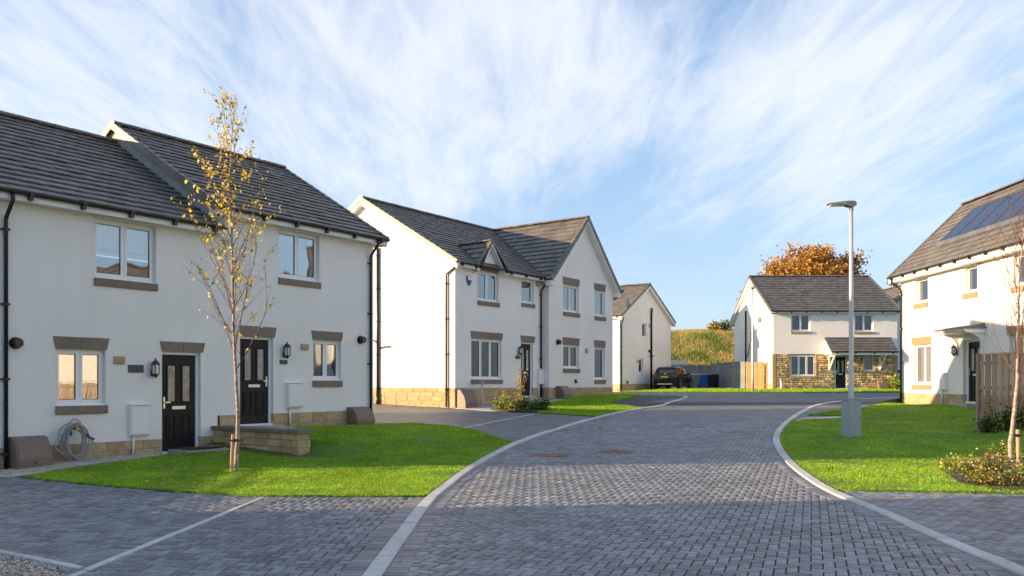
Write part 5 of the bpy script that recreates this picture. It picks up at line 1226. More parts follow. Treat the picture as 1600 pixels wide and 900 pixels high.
# fences -------------------------------------------------------------------------------
def fence(name, label, A, B, h, m, bw=.10, gap=.018, zA=None, post=1.8, cap=True, group=None, zlift=0.0, over=False):
    A, B = Vector(A), Vector(B); t = B-A; L = t.length; t.normalize(); rz = math.atan2(t.y, t.x)
    r = empty(name, (A.x, A.y, tz(A.x, A.y)), rz); tag(r, label, 'fence', group); z0 = tz(A.x, A.y)
    n = int(L/(bw+gap)); bm_ = {}
    for i in range(n):
        x = i*(bw+gap); q = A + t*x; zz = tz(q.x, q.y) - z0 + zlift; j = i % 2 if over else 0; v = random.randrange(4)
        if v not in bm_: bm_[v] = MB().box(0, bw, -.011, .011, .03, h - .02 + v*.006).mesh('board', m)
        inst('board', bm_[v], r, Matrix.Translation((x, (-.03 if j else .0) - .045, zz)) @ Matrix.Rotation(random.uniform(-.006, .006), 4, 'Y'))
    zz0 = zlift; zz1 = tz(B.x, B.y) - z0 + zlift
    for f in (.18, .55, .88):
        mb = MB(); V = []
        for x, zz in ((0, zz0), (L, zz1)):
            for y_, k in ((-.02, -.04), (.03, -.04), (.03, .04), (-.02, .04)): V.append((x, y_, zz + h*f + k))
        mb.add(V, [(0,3,2,1),(4,5,6,7)] + [(i, (i+1)%4, 4+(i+1)%4, 4+i) for i in range(4)]).build('rail', m, r)
    k = max(1, round(L/post))
    for i in range(k+1):
        q = A + t*(L*i/k); zz = tz(q.x, q.y) - z0; MB().box(L*i/k-.05, L*i/k+.05, .032, .13, zz-.3, zz+zlift+h+.02).build('post', m, r)
    if cap:
        mb = MB(); V = []
        for x, zz in ((0, zz0), (L, zz1)):
            for y_, k in ((-.09, 0), (.05, 0), (.05, .03), (-.09, .03)): V.append((x, y_, zz + h + k))
        mb.add(V, [(0,3,2,1),(4,5,6,7)] + [(i, (i+1)%4, 4+(i+1)%4, 4+i) for i in range(4)]).build('capping', m, r)
    return r
fence('timber_fence', 'weathered brown board fence beside the dark door of the sunlit house', (12.48, 22.0), (18.5, 22.0), 2.0, M_wood, .072, .016, over=True)
fence('grey_fence', 'grey board fence running behind the wheelie bins', (9.5, 66.5), (15.75, 65.2), 1.80, M_woodgrey, .14, .01)
fence('grey_fence', 'grey board fence running from the bins toward the stone faced house', (15.75, 65.0), (15.2, 56.7), 1.85, M_woodgrey, .14, .01)
fence('grey_fence', 'sunlit pale grey fence panel next to the orange gate', (15.2, 56.6), (15.72, 55.5), 1.85, M_woodgrey, .14, .008, post=1.2)
gate_r = fence('side_gate', 'new orange timber gate against the side of the stone faced house', (15.74, 55.45), (16.6, 53.9), 1.85, M_woodnew, .12, .008, post=1.7, cap=False); gate_r['category'] = 'gate'
fence('garden_fence', 'brown board fence closing the gap beside the neighbour house', (-14.4, 17.6), (-13.6, 6.8), 1.85, M_wood, .14, .01)
fence('frontage_fence', 'brown board fence before the opposite house', (15.2, 9.0), (15.2, 17.5), 1.6, M_wood, .14, .01)
# ------------------------------------------------------------------ things around the houses
def low_wall():
    base = O12 + D1*(SW - .12) + N1*.02
    r = empty('low_stone_wall', (base.x, base.y, 0.0), RZ1 - math.pi/2)      # local x runs out from the house
    tag(r, 'low buff block wall with dark stone coping beside the raised black door', 'wall')
    L, T, zt = 2.86, .33, .60
    core = MB().box(.0, L-.02, .02, T-.02, -.15, zt-.004).build('wall_core', M_mortar, r)
    def face(n, fx, z0):                     # courses on one face
        h = .15; k = 4
        for j in range(k):
            x = -random.uniform(0, .2)
            while x < n:
                l = random.uniform(.30, .5); x0, x1 = max(x+.005, 0), min(x+l-.005, n); x += l
                if x1-x0 > .04: fx(x0, x1, j*h+.005, (j+1)*h-.005)
    face(L, lambda a, b, c, d: MB().block(a, b, c, d, -random.uniform(0, .01), .05, .012).build('block', M_buff, core), 0)
    def endf(a, b, c, d):
        o = MB().block(a, b, c, d, -random.uniform(0, .008), .05, .012).build('block', M_buff, core); o.location = (L, 0, 0); o.rotation_euler = (0, 0, math.pi/2)
    face(T, endf, 0)
    x = -.02; 
    while x < L:
        x1 = min(x+.6, L+.05); MB().box(x+.003, x1-.003, -.05, T+.06, zt, zt+.07).build('coping', M_copping, r); x = x1
    lp = empty('door_landing', (base.x, base.y, 0.0), RZ1 - math.pi/2); tag(lp, 'pale slab landing before the raised black door', 'landing')
    for i in range(2):
        for j in range(2): MB().box(.0+i*.6+.003, (i+1)*.6-.003, T+.09+j*.45, T+.09+(j+1)*.45-.006, .3, .63).build('slab', M_slab, lp)
M_copping = mat('brown_grey_coping', (0.20, 0.165, 0.145), .85, var=.2, vscale=6, bump=.3, bscale=60, bdist=.006, island=.1)
low_wall()
def at_wall(h, u, out):
    s_ = h.sz(u, 600)[0]; q = h.O + h.d*s_ - h.yin*out; return q
q = at_wall(H1, 40, .02); ground_box('brown plastic ground meter box at the corner by the coiled hose', q.x, q.y, RZ1, .60, .56, .36)
q = at_wall(H2, 556, .02); ground_box('brown plastic ground meter box by the downpipe of the raised terraced house', q.x, q.y, RZ1, .66, .48, .36)
q = H3.O + H3.d*.42 - H3.yin*.02; ground_box('brown plastic ground meter box at the sunlit corner of the detached house', q.x, q.y, RZ1, .72, .66, .42)
q = H3.O + H3.d*H3.sz(875, 600, WP)[0] - H3.yin*(.02-WP); ground_box('brown plastic ground meter box under the wing of the detached house', q.x, q.y, RZ1, .66, .52, .40)
q = H5.O + Vector((H5.sz(1377, 600)[0], -.06)); ground_box('brown plastic ground meter box against the rough stone wall', q.x, q.y, 0, .60, .50, .36)

def hose():
    s_, z_ = H1.sz(108, 695); q = H1.O + H1.d*s_ - H1.yin*.13; z0 = tz(q.x, q.y)
    r = empty('coiled_hose', (q.x, q.y, z0), RZ1); tag(r, 'grey garden hose coiled on a wall reel beside the ground meter box', 'hose')
    for k in range(13):
        a, b = .20 + random.uniform(-.05, .05), .34 + random.uniform(-.06, .05); cx, cz = random.uniform(-.04, .04), .40 + random.uniform(-.05, .03); y = -.02 - .012*k + random.uniform(-.02, .02); ph = random.uniform(0, 6)
        pts = []
        for i in range(29):
            t = 2*math.pi*i/28
            x = cx + a*math.sin(t)*(1 + .12*math.sin(2*t+ph)); zz = cz + b*math.cos(t)*(1+.06*math.sin(3*t+ph)); pts.append((x, y + .02*math.sin(t+ph), max(zz, .014)))
        MB().tube(pts, .0105, 6, cap=False).build('hose_loop', M_hose, r, True)
    for k in range(4):
        pts = [(-.17+.1*k+.03*math.sin(i+k), -.19, .72 - .04*k - i*.085 + .02*math.sin(2*i)) for i in range(8)]; pts = [(x + .22*math.sin(i*.42)*(1 if k % 2 else -1), y, max(z, .014)) for i, (x, y, z) in enumerate(pts)]
        MB().tube(pts, .0105, 6, cap=False).build('hose_loop', M_hose, r, True)
    MB().box(-.06, .06, -.12, .12, .62, .66).box(-.04, .04, .10, .125, .5, .7).build('hanger', M_black, r)
    MB().tube([(-.02, -.2, .60), (.0, -.2, .68)], .026, 8).build('connector', M_brass, r)
    MB().tube([(.19, -.16, .56), (.24, -.16, .46), (.33, -.16, .42)], [.022, .026, .02], 8).build('spray_nozzle', M_black, r); MB().tube([(.18, -.16, .60), (.20, -.16, .54)], .027, 8).build('nozzle_collar', M_redp, r)
hose()
q0 = at_wall(H1, 295, .0); c = q0 - H1.yin*.38
mt_ = empty('doormat', (c.x, c.y, tz(c.x, c.y)+.02), RZ1); tag(mt_, 'brown coir doormat before the lower black door', 'doormat'); MB().block(-.42, .42, -.25, .25, 0, 0) if False else None
MB().box(-.40, .40, -.24, .24, -.02, .022).build('mat', M_mat, mt_); MB().box(-.42, .42, -.26, -.24, -.02, .018).box(-.42, .42, .24, .26, -.02, .018).build('border', M_rubber, mt_)
ds = empty('door_slab', (c.x, c.y, tz(c.x, c.y)), RZ1); tag(ds, 'pale slab step below the lower black door', 'slab'); 
for i in range(2): MB().box(-.5+i*.5+.003, i*.5-.003, -.34, .36, -.08, .012).build('slab', M_slab, ds)

def small_post(label, x, y, h=.85):
    r = empty('tap_post', (x, y, tz(x, y)), RZ1); tag(r, label, 'post'); MB().tube([(0, 0, -.1), (0, 0, h)], .035, 8).build('post', M_galv, r); MB().box(-.09, .09, -.07, .07, h-.12, h+.04).build('head', M_lampgrey, r)
q = H3.O + H3.d*1.15 - H3.yin*.35; small_post('thin grey post with square head before the triple window', q.x, q.y, .95)
q = ground(1220.5, 611); 
r = empty('marker_post', (H5.O.x + H5.sz(1220.5, 600, -.4)[0], 52.4, tz(17.2, 52.4))); tag(r, 'pale round marker post against the stone front', 'post')
MB().tube([(0, 0, -.1), (0, 0, .62)], .06, 10).build('post', M_boxwhite, r, True); MB().lathe((0, 0, .62), [(.08, 0), (.09, .06), (.09, .13), (.05, .17)], 10).build('cap', M_lampgrey, r)

# lamps
def lamp(label, x, y, h, head_dir, cabinet=True, scale=1.0):
    z = tz(x, y); r = empty('street_lamp', (x, y, z)); tag(r, label, 'street lamp', 'street lamps')
    MB().tube([(0, 0, -.3), (0, 0, 1.3), (0, 0, 1.36), (0, 0, h*.62), (0, 0, h)], [.072, .072, .060, .052, .046], 14).build('pole', M_galv, r, True)
    MB().box(-.03, .03, -.078, -.05, .62, 1.12).build('access_door', M_galv, r)
    hd = empty('tmp') if False else None
    c_, s_ = math.cos(head_dir), math.sin(head_dir); mb = MB()
    prof = [(.12, -.05, .055, .05), (.05, -.085, .07, .08), (-.06, -.085, .07, .10), (-.16, -.05, .06, .12), (-.40, -.03, .035, .13), (-.58, -.025, .012, .11), (-.61, -.02, .002, .07)]
    rows = []
    for xx, zb, zt_, w in prof: rows.append([(xx, -w, zb+.01), (xx, -w*.9, zb), (xx, w*.9, zb), (xx, w, zb+.01), (xx, w*.85, zt_-.01), (xx, 0, zt_+.012), (xx, -w*.85, zt_-.01)])
    k = 7; V = [p for rw in rows for p in rw]; n = len(rows)
    mb.add(V, [(i*k+j, i*k+(j+1) % k, (i+1)*k+(j+1) % k, (i+1)*k+j)[::1] for i in range(n-1) for j in range(k)] + [tuple(range(k-1, -1, -1)), tuple((n-1)*k+j for j in range(k))])
    o = mb.build('lamp_head', M_lampgrey, r); o.location = (0, 0, h+.06); o.rotation_euler = (0, 0, head_dir)
    MB().box(-.54, -.20, -.09, .09, -.055, -.034).build('lens', M_lens, o)
    MB().tube([(0, 0, h-.12), (0, 0, h+.06)], .055, 12).build('collar', M_lampgrey, r)
    if cabinet:
        cb = MB().box(-.175, .175, -.16, .16, -.1, .95).build('cabinet', M_cab, r); MB().box(-.19, .19, -.175, .175, .95, .985).build('cabinet_top', M_cab, r)
        MB().box(-.15, .15, -.166, -.16, .06, .90).build('cabinet_door', M_cab, cb); MB().tube([(.12, -.168, .5), (.12, -.176, .5)], .018, 8).build('lock', M_black, cb)
        cb.rotation_euler = (0, 0, R(12))
    return r
q = ground(1330, 683); lamp('tall street lamp rising from a grey cabinet on the lawn', q.x, q.y, (683-322)/F*q.y, 0.0)
lamp('plain street lamp without cabinet before the side gate', 376/F*47.7, 47.7, 6.0, R(80), False)

# car
def car(name, label, x, y, rz, paint, L=4.1, W=1.75, H=1.55):
    r = empty(name, (x, y, tz(x, y)+.0), rz); tag(r, label, 'car')       # local x forward from rear bumper
    # stations: x, bottom z, half width low, belt z, half width belt, roof z, half width roof
    hw = W/2
    st = [(.0, .45, hw*.80, .78, hw*.84, .80, hw*.80), (.04, .30, hw*.90, .95, hw*.93, .99, hw*.88), (.16, .24, hw*.96, 1.0, hw*.97, 1.08, hw*.86), (.30, .22, hw*.98, 1.02, hw*.985, 1.42, hw*.76), (.46, .2, hw, 1.03, hw*.99, H-.02, hw*.72),
          (1.2, .2, hw, 1.02, hw, H, hw*.74), (2.0, .2, hw, 1.0, hw, H-.02, hw*.75), (2.35, .2, hw, .99, hw, H-.10, hw*.76), (3.0, .2, hw, .98, hw*.985, 1.03, hw*.84), (3.6, .22, hw*.98, .93, hw*.95, .98, hw*.80), (3.98, .28, hw*.92, .82, hw*.86, .86, hw*.70), (4.08, .36, hw*.82, .70, hw*.76, .74, hw*.62)]
    st = [(a*L/4.1, *b) for a, *b in st]; V = []
    for xx, zb, wl, zm, wm, zr, wr in st:
        V += [(xx, -wl*.9, zb), (xx, -wl, zb+.16), (xx, -wl*1.0, (zb+.16+zm)/2), (xx, -wm, zm), (xx, -wr, zr-.05 if zr-zm > .2 else zr-.005), (xx, -wr*.8, zr), (xx, wr*.8, zr), (xx, wr, zr-.05 if zr-zm > .2 else zr-.005), (xx, wm, zm), (xx, wl*1.0, (zb+.16+zm)/2), (xx, wl, zb+.16), (xx, wl*.9, zb)]
    k = 12; n = len(st)
    b = MB().add(V, [(i*k+j, (i+1)*k+j, (i+1)*k+(j+1) % k, i*k+(j+1) % k) for i in range(n-1) for j in range(k)] + [tuple(range(k)), tuple((n-1)*k+j for j in range(k-1, -1, -1))]).build('body', paint, r, True)
    md_ = b.modifiers.new('edge', 'EDGE_SPLIT'); md_.split_angle = R(38)
    MB().box(.02, .10, -hw*.86, hw*.86, .28, .52).box(L-.14, L-.01, -hw*.80, hw*.80, .26, .44).build('bumper_trim', M_rubber, r)
    MB().box(.006, .02, -hw*.60, hw*.60, .33, .40).build('skid_plate', M_chrome, r)
    def glassq(name, pts, off):
        o = Vector(off); MB().add([Vector(p)+o for p in pts], [(0,1,2,3)]).build(name, M_carglass, r)
    def P(i, j, f=0): return Vector(V[i*k+j])
    for sg, (jm, jr) in ((-1, (3, 4)), (1, (8, 7))):
        for i0, i1, f0, f1 in ((4, 5, .06, .88), (5, 6, .02, .97), (6, 8, .05, .55)):
            a0 = P(i0, jm).lerp(P(i1, jm), f0); a1 = P(i0, jm).lerp(P(i1, jm), f1); 
            if i0 == 6: a0, a1 = P(6, jm).lerp(P(8, jm), .05), P(6, jm).lerp(P(8, jm), .72); b0, b1 = P(6, jr).lerp(P(7, jr), .08), P(6, jr).lerp(P(7, jr), .85)
            else: b0, b1 = P(i0, jr).lerp(P(i1, jr), f0), P(i0, jr).lerp(P(i1, jr), f1)
            q = [a0.lerp(b0, .08), a1.lerp(b1, .08), a1.lerp(b1, .92), a0.lerp(b0, .92)]
            if sg > 0: q = q[::-1]
            glassq('side_window', q, (0, sg*.008, .003))
    glassq('rear_window', [P(2, 4).lerp(P(2, 7), .06), P(2, 4).lerp(P(2, 7), .94), P(3, 4).lerp(P(3, 7), .93), P(3, 4).lerp(P(3, 7), .07)][::-1], (-.012, 0, .012))
    glassq('windscreen', [P(8, 4).lerp(P(8, 7), .05), P(8, 4).lerp(P(8, 7), .95), P(7, 4).lerp(P(7, 7), .95), P(7, 4).lerp(P(7, 7), .05)], (.01, 0, .012))
    for sg in (-1, 1):
        MB().box(.0, .20, min(sg*hw*.62, sg*hw*.975), max(sg*hw*.62, sg*hw*.975), .86, 1.0).build('tail_light', M_redlens, r)
        MB().box(L-.30, L-.10, min(sg*hw*.55, sg*hw*.86), max(sg*hw*.55, sg*hw*.86), .68, .80).build('headlight', M_lens, r)
        MB().box(2.38, 2.50, min(sg*hw*.98, sg*(hw+.17)), max(sg*hw*.98, sg*(hw+.17)), .98, 1.12).build('mirror', paint, r)
        MB().tube([(.5, sg*hw*.66, H+.02), (.6, sg*hw*.66, H+.05), (2.0, sg*hw*.68, H+.045), (2.15, sg*hw*.68, H+.0)], .018, 6).build('roof_rail', M_chrome, r)
        MB().box(.55, L-.55, sg*hw-.012 if sg > 0 else -hw-.012, sg*hw+.012 if sg > 0 else -hw+.012, .22, .40).build('sill_trim', M_rubber, r)
        for wx in (.78, L-.82):
            wh = MB().tube([(wx, sg*(hw-.20), .335), (wx, sg*(hw-.17), .335), (wx, sg*(hw+.0), .335), (wx, sg*(hw+.03), .335)], [.30, .335, .335, .30], 22).build('wheel', M_rubber, r)
            MB().tube([(wx, sg*(hw+.028), .335), (wx, sg*(hw+.036), .335)], .07, 14).build('hub', M_rim, wh)
            mb = MB()
            for s5 in range(5):
                a = s5*2*math.pi/5+.3; c_, s_ = math.cos(a), math.sin(a); pw_ = .035
                yy0, yy1 = (hw+.02, hw+.034) if sg > 0 else (-hw-.034, -hw-.02)
                q = [(wx+c_*.05-s_*pw_, .335+s_*.05+c_*pw_), (wx+c_*.23-s_*pw_*.8, .335+s_*.23+c_*pw_*.8), (wx+c_*.23+s_*pw_*.8, .335+s_*.23-c_*pw_*.8), (wx+c_*.05+s_*pw_, .335+s_*.05-c_*pw_)]
                mb.prism(q, yy0, yy1)
            mb.build('spoke', M_rim, wh)
            ar = [(wx+.405*math.cos(t), sg*(hw-.02), .335+.405*math.sin(t)) for t in np.linspace(-.2, math.pi+.2, 15)]
            MB().tube(ar, .035, 6).build('wheel_arch', M_rubber, r)
    MB().box(-.012, .012, -.26, .26, .80, .91).build('number_plate', M_plate, r); MB().box(.05, .07, -.06, .06, 1.02, 1.10).build('badge', M_chrome, r)
    MB().tube([(.75, 0, H), (.60, 0, H+.20)], .006, 5).build('aerial', M_black, r)
    return r
car('parked_car', 'black sport utility car with yellow plate parked beside the gable house', 10.35, 56.0, math.pi/2 - R(28), M_carpaint)
car('parked_car', 'white car mostly hidden behind the corner of the stone faced house', 25.6, 55.2, math.pi/2, M_carwhite, H=1.45)
def bin_(label, x, y, rz, m):
    r = empty('wheelie_bin', (x, y, tz(x, y)), rz); tag(r, label, 'bin', 'wheelie bins')
    mb = MB(); V = [(-.20,-.22,.06),(.20,-.22,.06),(.20,.20,.06),(-.20,.20,.06),(-.285,-.33,.98),(.285,-.33,.98),(.285,.33,.98),(-.285,.33,.98)]
    mb.add(V, [(0,3,2,1),(4,5,6,7),(0,1,5,4),(1,2,6,5),(2,3,7,6),(3,0,4,7)]).build('body', m, r); MB().box(-.30, .30, -.345, .345, .95, .985).build('rim', m, r)
    MB().add([(-.30,-.36,.99),(.30,-.36,.99),(.30,.36,1.0),(-.30,.36,1.0),(-.27,-.32,1.03),(.27,-.32,1.03),(.27,.34,1.08),(-.27,.34,1.08)], [(0,3,2,1),(4,5,6,7),(0,1,5,4),(1,2,6,5),(2,3,7,6),(3,0,4,7)]).build('lid', m, r)
    MB().tube([(-.24, .40, 1.0), (.24, .40, 1.0)], .02, 6).build('handle', m, r)
    for sg in (-1, 1): MB().tube([(sg*.20, .22, .10), (sg*.27, .22, .10)], .10, 12).build('wheel', M_rubber, r)
bin_('grey green wheelie bin standing between the black car and the blue bin', 286/F*60.3, 60.3, R(8), M_greybin)
bin_('blue wheelie bin standing between the grey and black bins', 297.5/F*60.4, 60.4, R(3), M_bluebin)
bin_('black wheelie bin standing right beside the blue bin', 310.5/F*60.6, 60.6, R(-4), M_blackbin)
bin_('black wheelie bin pressed against the fence behind the others', 315.5/F*62.2, 62.2, R(-4), M_blackbin)
sh = empty('garden_shed', (13.6, 71, tz(13.6, 71))); tag(sh, 'low grey garden shed roof showing over the back fence', 'shed')
MB().box(-2.2, 1.6, -1.2, 1.2, -.1, 1.75).build('wall', M_woodgrey, sh)
MB().prism([(-2.4, 1.75), (1.8, 1.72), (.9, 2.25), (-1.6, 2.3)], -1.35, 1.35).build('roof', M_cab, sh)
# ------------------------------------------------------------------ trees, shrubs, hill
def leaf_mesh(name, C, size, mats, w, aspect=.62, droop=.0, vary=.45):
    C = np.asarray(C, float); n = len(C); s = size * rng.uniform(1-vary, 1+vary, n)
    d = rng.normal(size=(n, 3)); d[:, 2] -= droop; d /= np.linalg.norm(d, axis=1)[:, None]
    e = rng.normal(size=(n, 3)); e -= d * (e*d).sum(1)[:, None]; e /= np.linalg.norm(e, axis=1)[:, None]
    f = np.cross(d, e) * .18
    a = C; b = C + d*s[:, None]*.45 + e*s[:, None]*aspect*.5 + f*s[:, None]; c = C + d*s[:, None]; g = C + d*s[:, None]*.45 - e*s[:, None]*aspect*.5 + f*s[:, None]
    return np_mesh(name, np.stack([a, b, c, g], 1).reshape(-1, 3), 4, mats, rng.choice(len(mats), n, p=w))
def birch(name, label, base_uv, top_uv, path_uv, leafy=True, seed=3):
    rnd = random.Random(seed); q = ground(*base_uv); Y = q.y; z0 = tz(q.x, q.y)
    r = empty(name, (q.x, q.y, z0)); tag(r, label, 'tree')
    def loc(u, v, dy=0): return Vector(((u-CX)/F*Y - q.x, dy, EYE + (HZ-v)/F*Y - z0))
    pts = [loc(u, v, .04*math.sin(i*1.7)) for i, (u, v) in enumerate(path_uv)]
    pts = [Vector(p) for p in spline([Vector(p) for p in pts], .12)] if False else pts
    P = []
    for a, b in zip(pts, pts[1:]):
        for k in range(5): P.append(a.lerp(b, k/5) + Vector((rnd.uniform(-.006, .006), rnd.uniform(-.006, .006), 0)))
    P.append(pts[-1]); P[0].z = -.1; H = P[-1].z; n = len(P)
    rad = [max(.004, .045*(1-max(0,p.z/H)**.8*.93)) for p in P]
    MB().tube(P, rad, 10).build('trunk', M_birch, r, True)
    br = MB(); L = []
    def at(h):
        for a, b in zip(P, P[1:]):
            if a.z <= h <= b.z: return a.lerp(b, (h-a.z)/max(b.z-a.z, 1e-6))
        return P[-1].copy()
    def grow(p, d, l, rr, depth):
        seg = max(4, int(l/.12)); pp = [p.copy()]; d = d.normalized()
        for i in range(seg):
            d = (d + Vector((rnd.gauss(0, .07), rnd.gauss(0, .07), .07 if depth == 0 else .03))).normalized(); pp.append(pp[-1] + d*(l/seg))
        br.tube(pp, [rr*(1-.85*i/seg) for i in range(seg+1)], 5, cap=False)
        if depth < 2:
            for _ in range(rnd.randint(3, 6) if depth == 0 else rnd.randint(1, 3)):
                i = rnd.randint(1, seg); a = rnd.uniform(0, 6.28)
                dd = (d*.75 + Vector((math.cos(a), math.sin(a), rnd.uniform(-.1, .5)))*.62); grow(pp[i], dd, l*rnd.uniform(.28, .5), rr*.5, depth+1)
        L.append((depth, pp))
    for i in range(34 if leafy else 26):
        f = (.27 + .68*(i/33)) if leafy else (.30 + .62*(i/25)); h = H*f; a = i*2.4 + rnd.uniform(-.5, .5)
        l = (1.9*(1-f)**.62 + .2)*rnd.uniform(.75, 1.2); sp = rnd.uniform(.36, .64)
        grow(at(h), Vector((math.cos(a)*sp, math.sin(a)*sp, 1)), l, .013*(1-f*.6), 0)
    br.build('branches', M_twig, r)
    C = []
    for depth, pp in L:
        for i in range(1, len(pp)):
            z = pp[i].z/H; p_ = (.9 if depth else .30)*np.interp(z, [.3, .42, .55, .72, .9, 1], [.30, .35, .8, 1.0, .85, .7])
            if not leafy: p_ = .012 if z > .55 else 0
            for _ in range(2):
                if rnd.random() < p_*.40: C.append(pp[i].lerp(pp[i-1], rnd.random()) + Vector((rnd.uniform(-.03, .03), rnd.uniform(-.03, .03), rnd.uniform(-.05, .01))))
    if C: tag(addobj('leaves', leaf_mesh('leaves', [tuple(c) for c in C], .064 if leafy else .05, [M_leafy, M_leafy2, M_leafo] if leafy else [M_leafr, M_twig], [.68, .27, .05] if leafy else [.8, .2], droop=.7), r), kind='stuff')
    print(name, 'leaves', len(C)); return r, q
br_, q = birch('birch_tree', 'slim young birch with thin yellow leaves on the left lawn', (368, 738), (362, 150), [(368,738),(370,690),(372,640),(368,560),(364,500),(362,400),(358,300),(362,230),(366,150)])
def stake(label, u, v, h, lean=0, tree_dx=.1):
    p = ground(u, v); r = empty('tree_stake', (p.x, p.y, tz(p.x, p.y))); tag(r, label, 'stake')
    MB().tube([(0, 0, -.2), (lean*.5, 0, h*.5), (lean, 0, h)], .034, 10).build('post', M_stake, r)
    MB().box(min(lean, lean+tree_dx)-.04, max(lean, lean+tree_dx)+.05, -.05, -.042, h-.12, h-.09).box(min(lean, lean+tree_dx)-.04, max(lean, lean+tree_dx)+.05, .042, .05, h-.12, h-.09).box(lean+tree_dx*.4-.03, lean+tree_dx*.4+.03, -.042, .042, h-.13, h-.08).build('strap', M_rubber, r)
stake('short pale wooden stake strapped to the yellow birch', 361, 739, .68, .04, .09)
birch('bare_sapling', 'bare reddish sapling growing in the shrub bed at the right', (1578, 738), (1600, 290), [(1578,738),(1581,690),(1585,640),(1588,590),(1592,520),(1594,440),(1598,360),(1602,300)], leafy=False, seed=9)
stake('short brown stake strapped to the bare sapling', 1592, 735, .74, -.02, -.06)

def shrub(name, label, x, y, rx, ry, h, n, size, mats, w, stems=8, group=None, flowers=0, spiky=False):
    z0 = tz(x, y); r = empty(name, (x, y, z0)); tag(r, label, 'plant' if spiky else 'shrub', group)
    mb = MB(); C = []
    for i in range(stems):
        a = random.uniform(0, 6.28); k = random.uniform(.2, 1); tip = Vector((rx*k*math.cos(a), ry*k*math.sin(a), h*(1-.5*k*k)*random.uniform(.75, 1.1)))
        b = Vector((tip.x*.3, tip.y*.3, -.02)); m = b.lerp(tip, .5) + Vector((random.uniform(-.1, .1)*rx, random.uniform(-.1, .1)*ry, h*.12)); pts = [b, b.lerp(m, .6), m, m.lerp(tip, .6), tip]
        mb.tube(pts, [.008, .007, .006, .004, .002], 4, cap=False)
        for p_ in range(n//stems):
            t = random.random()**.7; p = (b.lerp(m, t*2) if t < .5 else m.lerp(tip, t*2-1)); s_ = .12*min(rx, ry, h) + .04
            C.append((p.x + random.gauss(0, s_), p.y + random.gauss(0, s_), max(.01, p.z + random.gauss(0, s_))))
    mb.build('stems', M_twig, r)
    tag(addobj('foliage', leaf_mesh('foliage', C, size, mats, w), r), kind='stuff')
    if flowers:
        Fc = [(random.gauss(0, rx*.5), random.gauss(0, ry*.5), h*random.uniform(.7, 1.05)) for _ in range(flowers)]; tag(addobj('flowers', leaf_mesh('flowers', Fc, .05, [M_flower], [1]), r), kind='stuff')
    return r
LG = [M_leafg, M_leafg2, M_leafd, M_leafr]
# bed below the detached house
bed = [ground(u, v) for u, v in ((766, 640), (800, 644), (835, 645), (868, 644), (860, 637), (800, 634))]
o = sheet('shrub_bed', bed, .03, M_soil, .3, skirt=.1, relief=.02); tag(o, kind='structure')
for i, (u, v, rx, h, w, lab) in enumerate([(786, 641, .42, .42, [.3, .6, .1, 0], 'pale green low shrub at the path end of the house bed'), (806, 642, .45, .48, [.2, .45, .15, .2], 'yellow green shrub in the middle of the house bed'), (826, 643, .45, .42, [.3, .3, .35, .05], 'mixed green shrub next to the dark one in the house bed'), (848, 643, .5, .36, [.25, .05, .7, 0], 'dark green low shrub at the lawn end of the house bed')]):
    p = ground(u, v); shrub('low_shrub', lab, p.x, p.y, rx, rx*.8, h, 900, .075, LG, w, 14, 'shrubs in the house bed')
p = ground(812, 640); 
def grasses(label, x, y, n, h, m, sp):
    r = empty('tall_grass_plant', (x, y, tz(x, y))); tag(r, label, 'plant'); mb = MB(); C = []
    for i in range(n):
        a = random.uniform(0, 6.28); k = random.uniform(.2, 1)*sp; hh = h*random.uniform(.6, 1.1); pts = [(0, 0, -.03), (k*.25*math.cos(a), k*.25*math.sin(a), hh*.5), (k*math.cos(a), k*math.sin(a), hh)]
        mb.tube(pts, [.009, .007, .003], 4, cap=False)
        for _ in range(14): 
            t = random.uniform(.45, 1.05); C.append((k*t*math.cos(a)+random.gauss(0, .04), k*t*math.sin(a)+random.gauss(0, .04), hh*t+random.gauss(0, .04)))
    mb.build('stems', m, r); tag(addobj('leaves', leaf_mesh('leaves', C, .075, [M_leafy2, M_leafr], [.6, .4]), r), kind='stuff')
grasses('tall straw coloured stems rising before the door of the detached house', p.x, p.y+.3, 9, 1.35, M_stake, .42)
p = ground(790, 637); grasses('short orange stems beside the path of the detached house', p.x, p.y+.1, 6, .75, M_stake, .35)
# bed round the bare sapling
bed = [ground(u, v) for u, v in ((1468, 735), (1500, 757), (1560, 768), (1640, 768), (1640, 715), (1560, 712))]
o = sheet('sapling_bed', bed, .035, M_soil, .3, skirt=.05, relief=.02); tag(o, kind='structure')
for i, (u, v, rx, h, w, fl, lab) in enumerate([(1490, 735, .30, .24, [.45, .45, .02, .08], 12, 'low green shrub at the lawn tip of the sapling bed'), (1516, 742, .36, .33, [.35, .5, .05, .10], 26, 'pink flowered green shrub near the tip of the sapling bed'), (1548, 738, .38, .38, [.3, .5, .08, .12], 30, 'pink flowered yellow green shrub left of the stake'),
     (1530, 758, .34, .26, [.25, .2, .25, .3], 0, 'russet low shrub at the drive edge of the sapling bed'), (1566, 762, .36, .26, [.2, .2, .3, .3], 0, 'dark russet low shrub below the stake'), (1600, 755, .42, .34, [.3, .25, .2, .25], 0, 'mixed green shrub behind the stake'), (1572, 722, .40, .46, [.35, .5, .1, .05], 8, 'taller light green shrub behind the sapling trunk'), (1620, 735, .45, .5, [.4, .4, .15, .05], 0, 'broad green shrub beside the sapling')]):
    p = ground(u, v); shrub('low_shrub', lab, p.x, p.y, rx*.9, rx*.7, h*.78, 620, .045, LG, w, 24, 'shrubs in the sapling bed', fl)
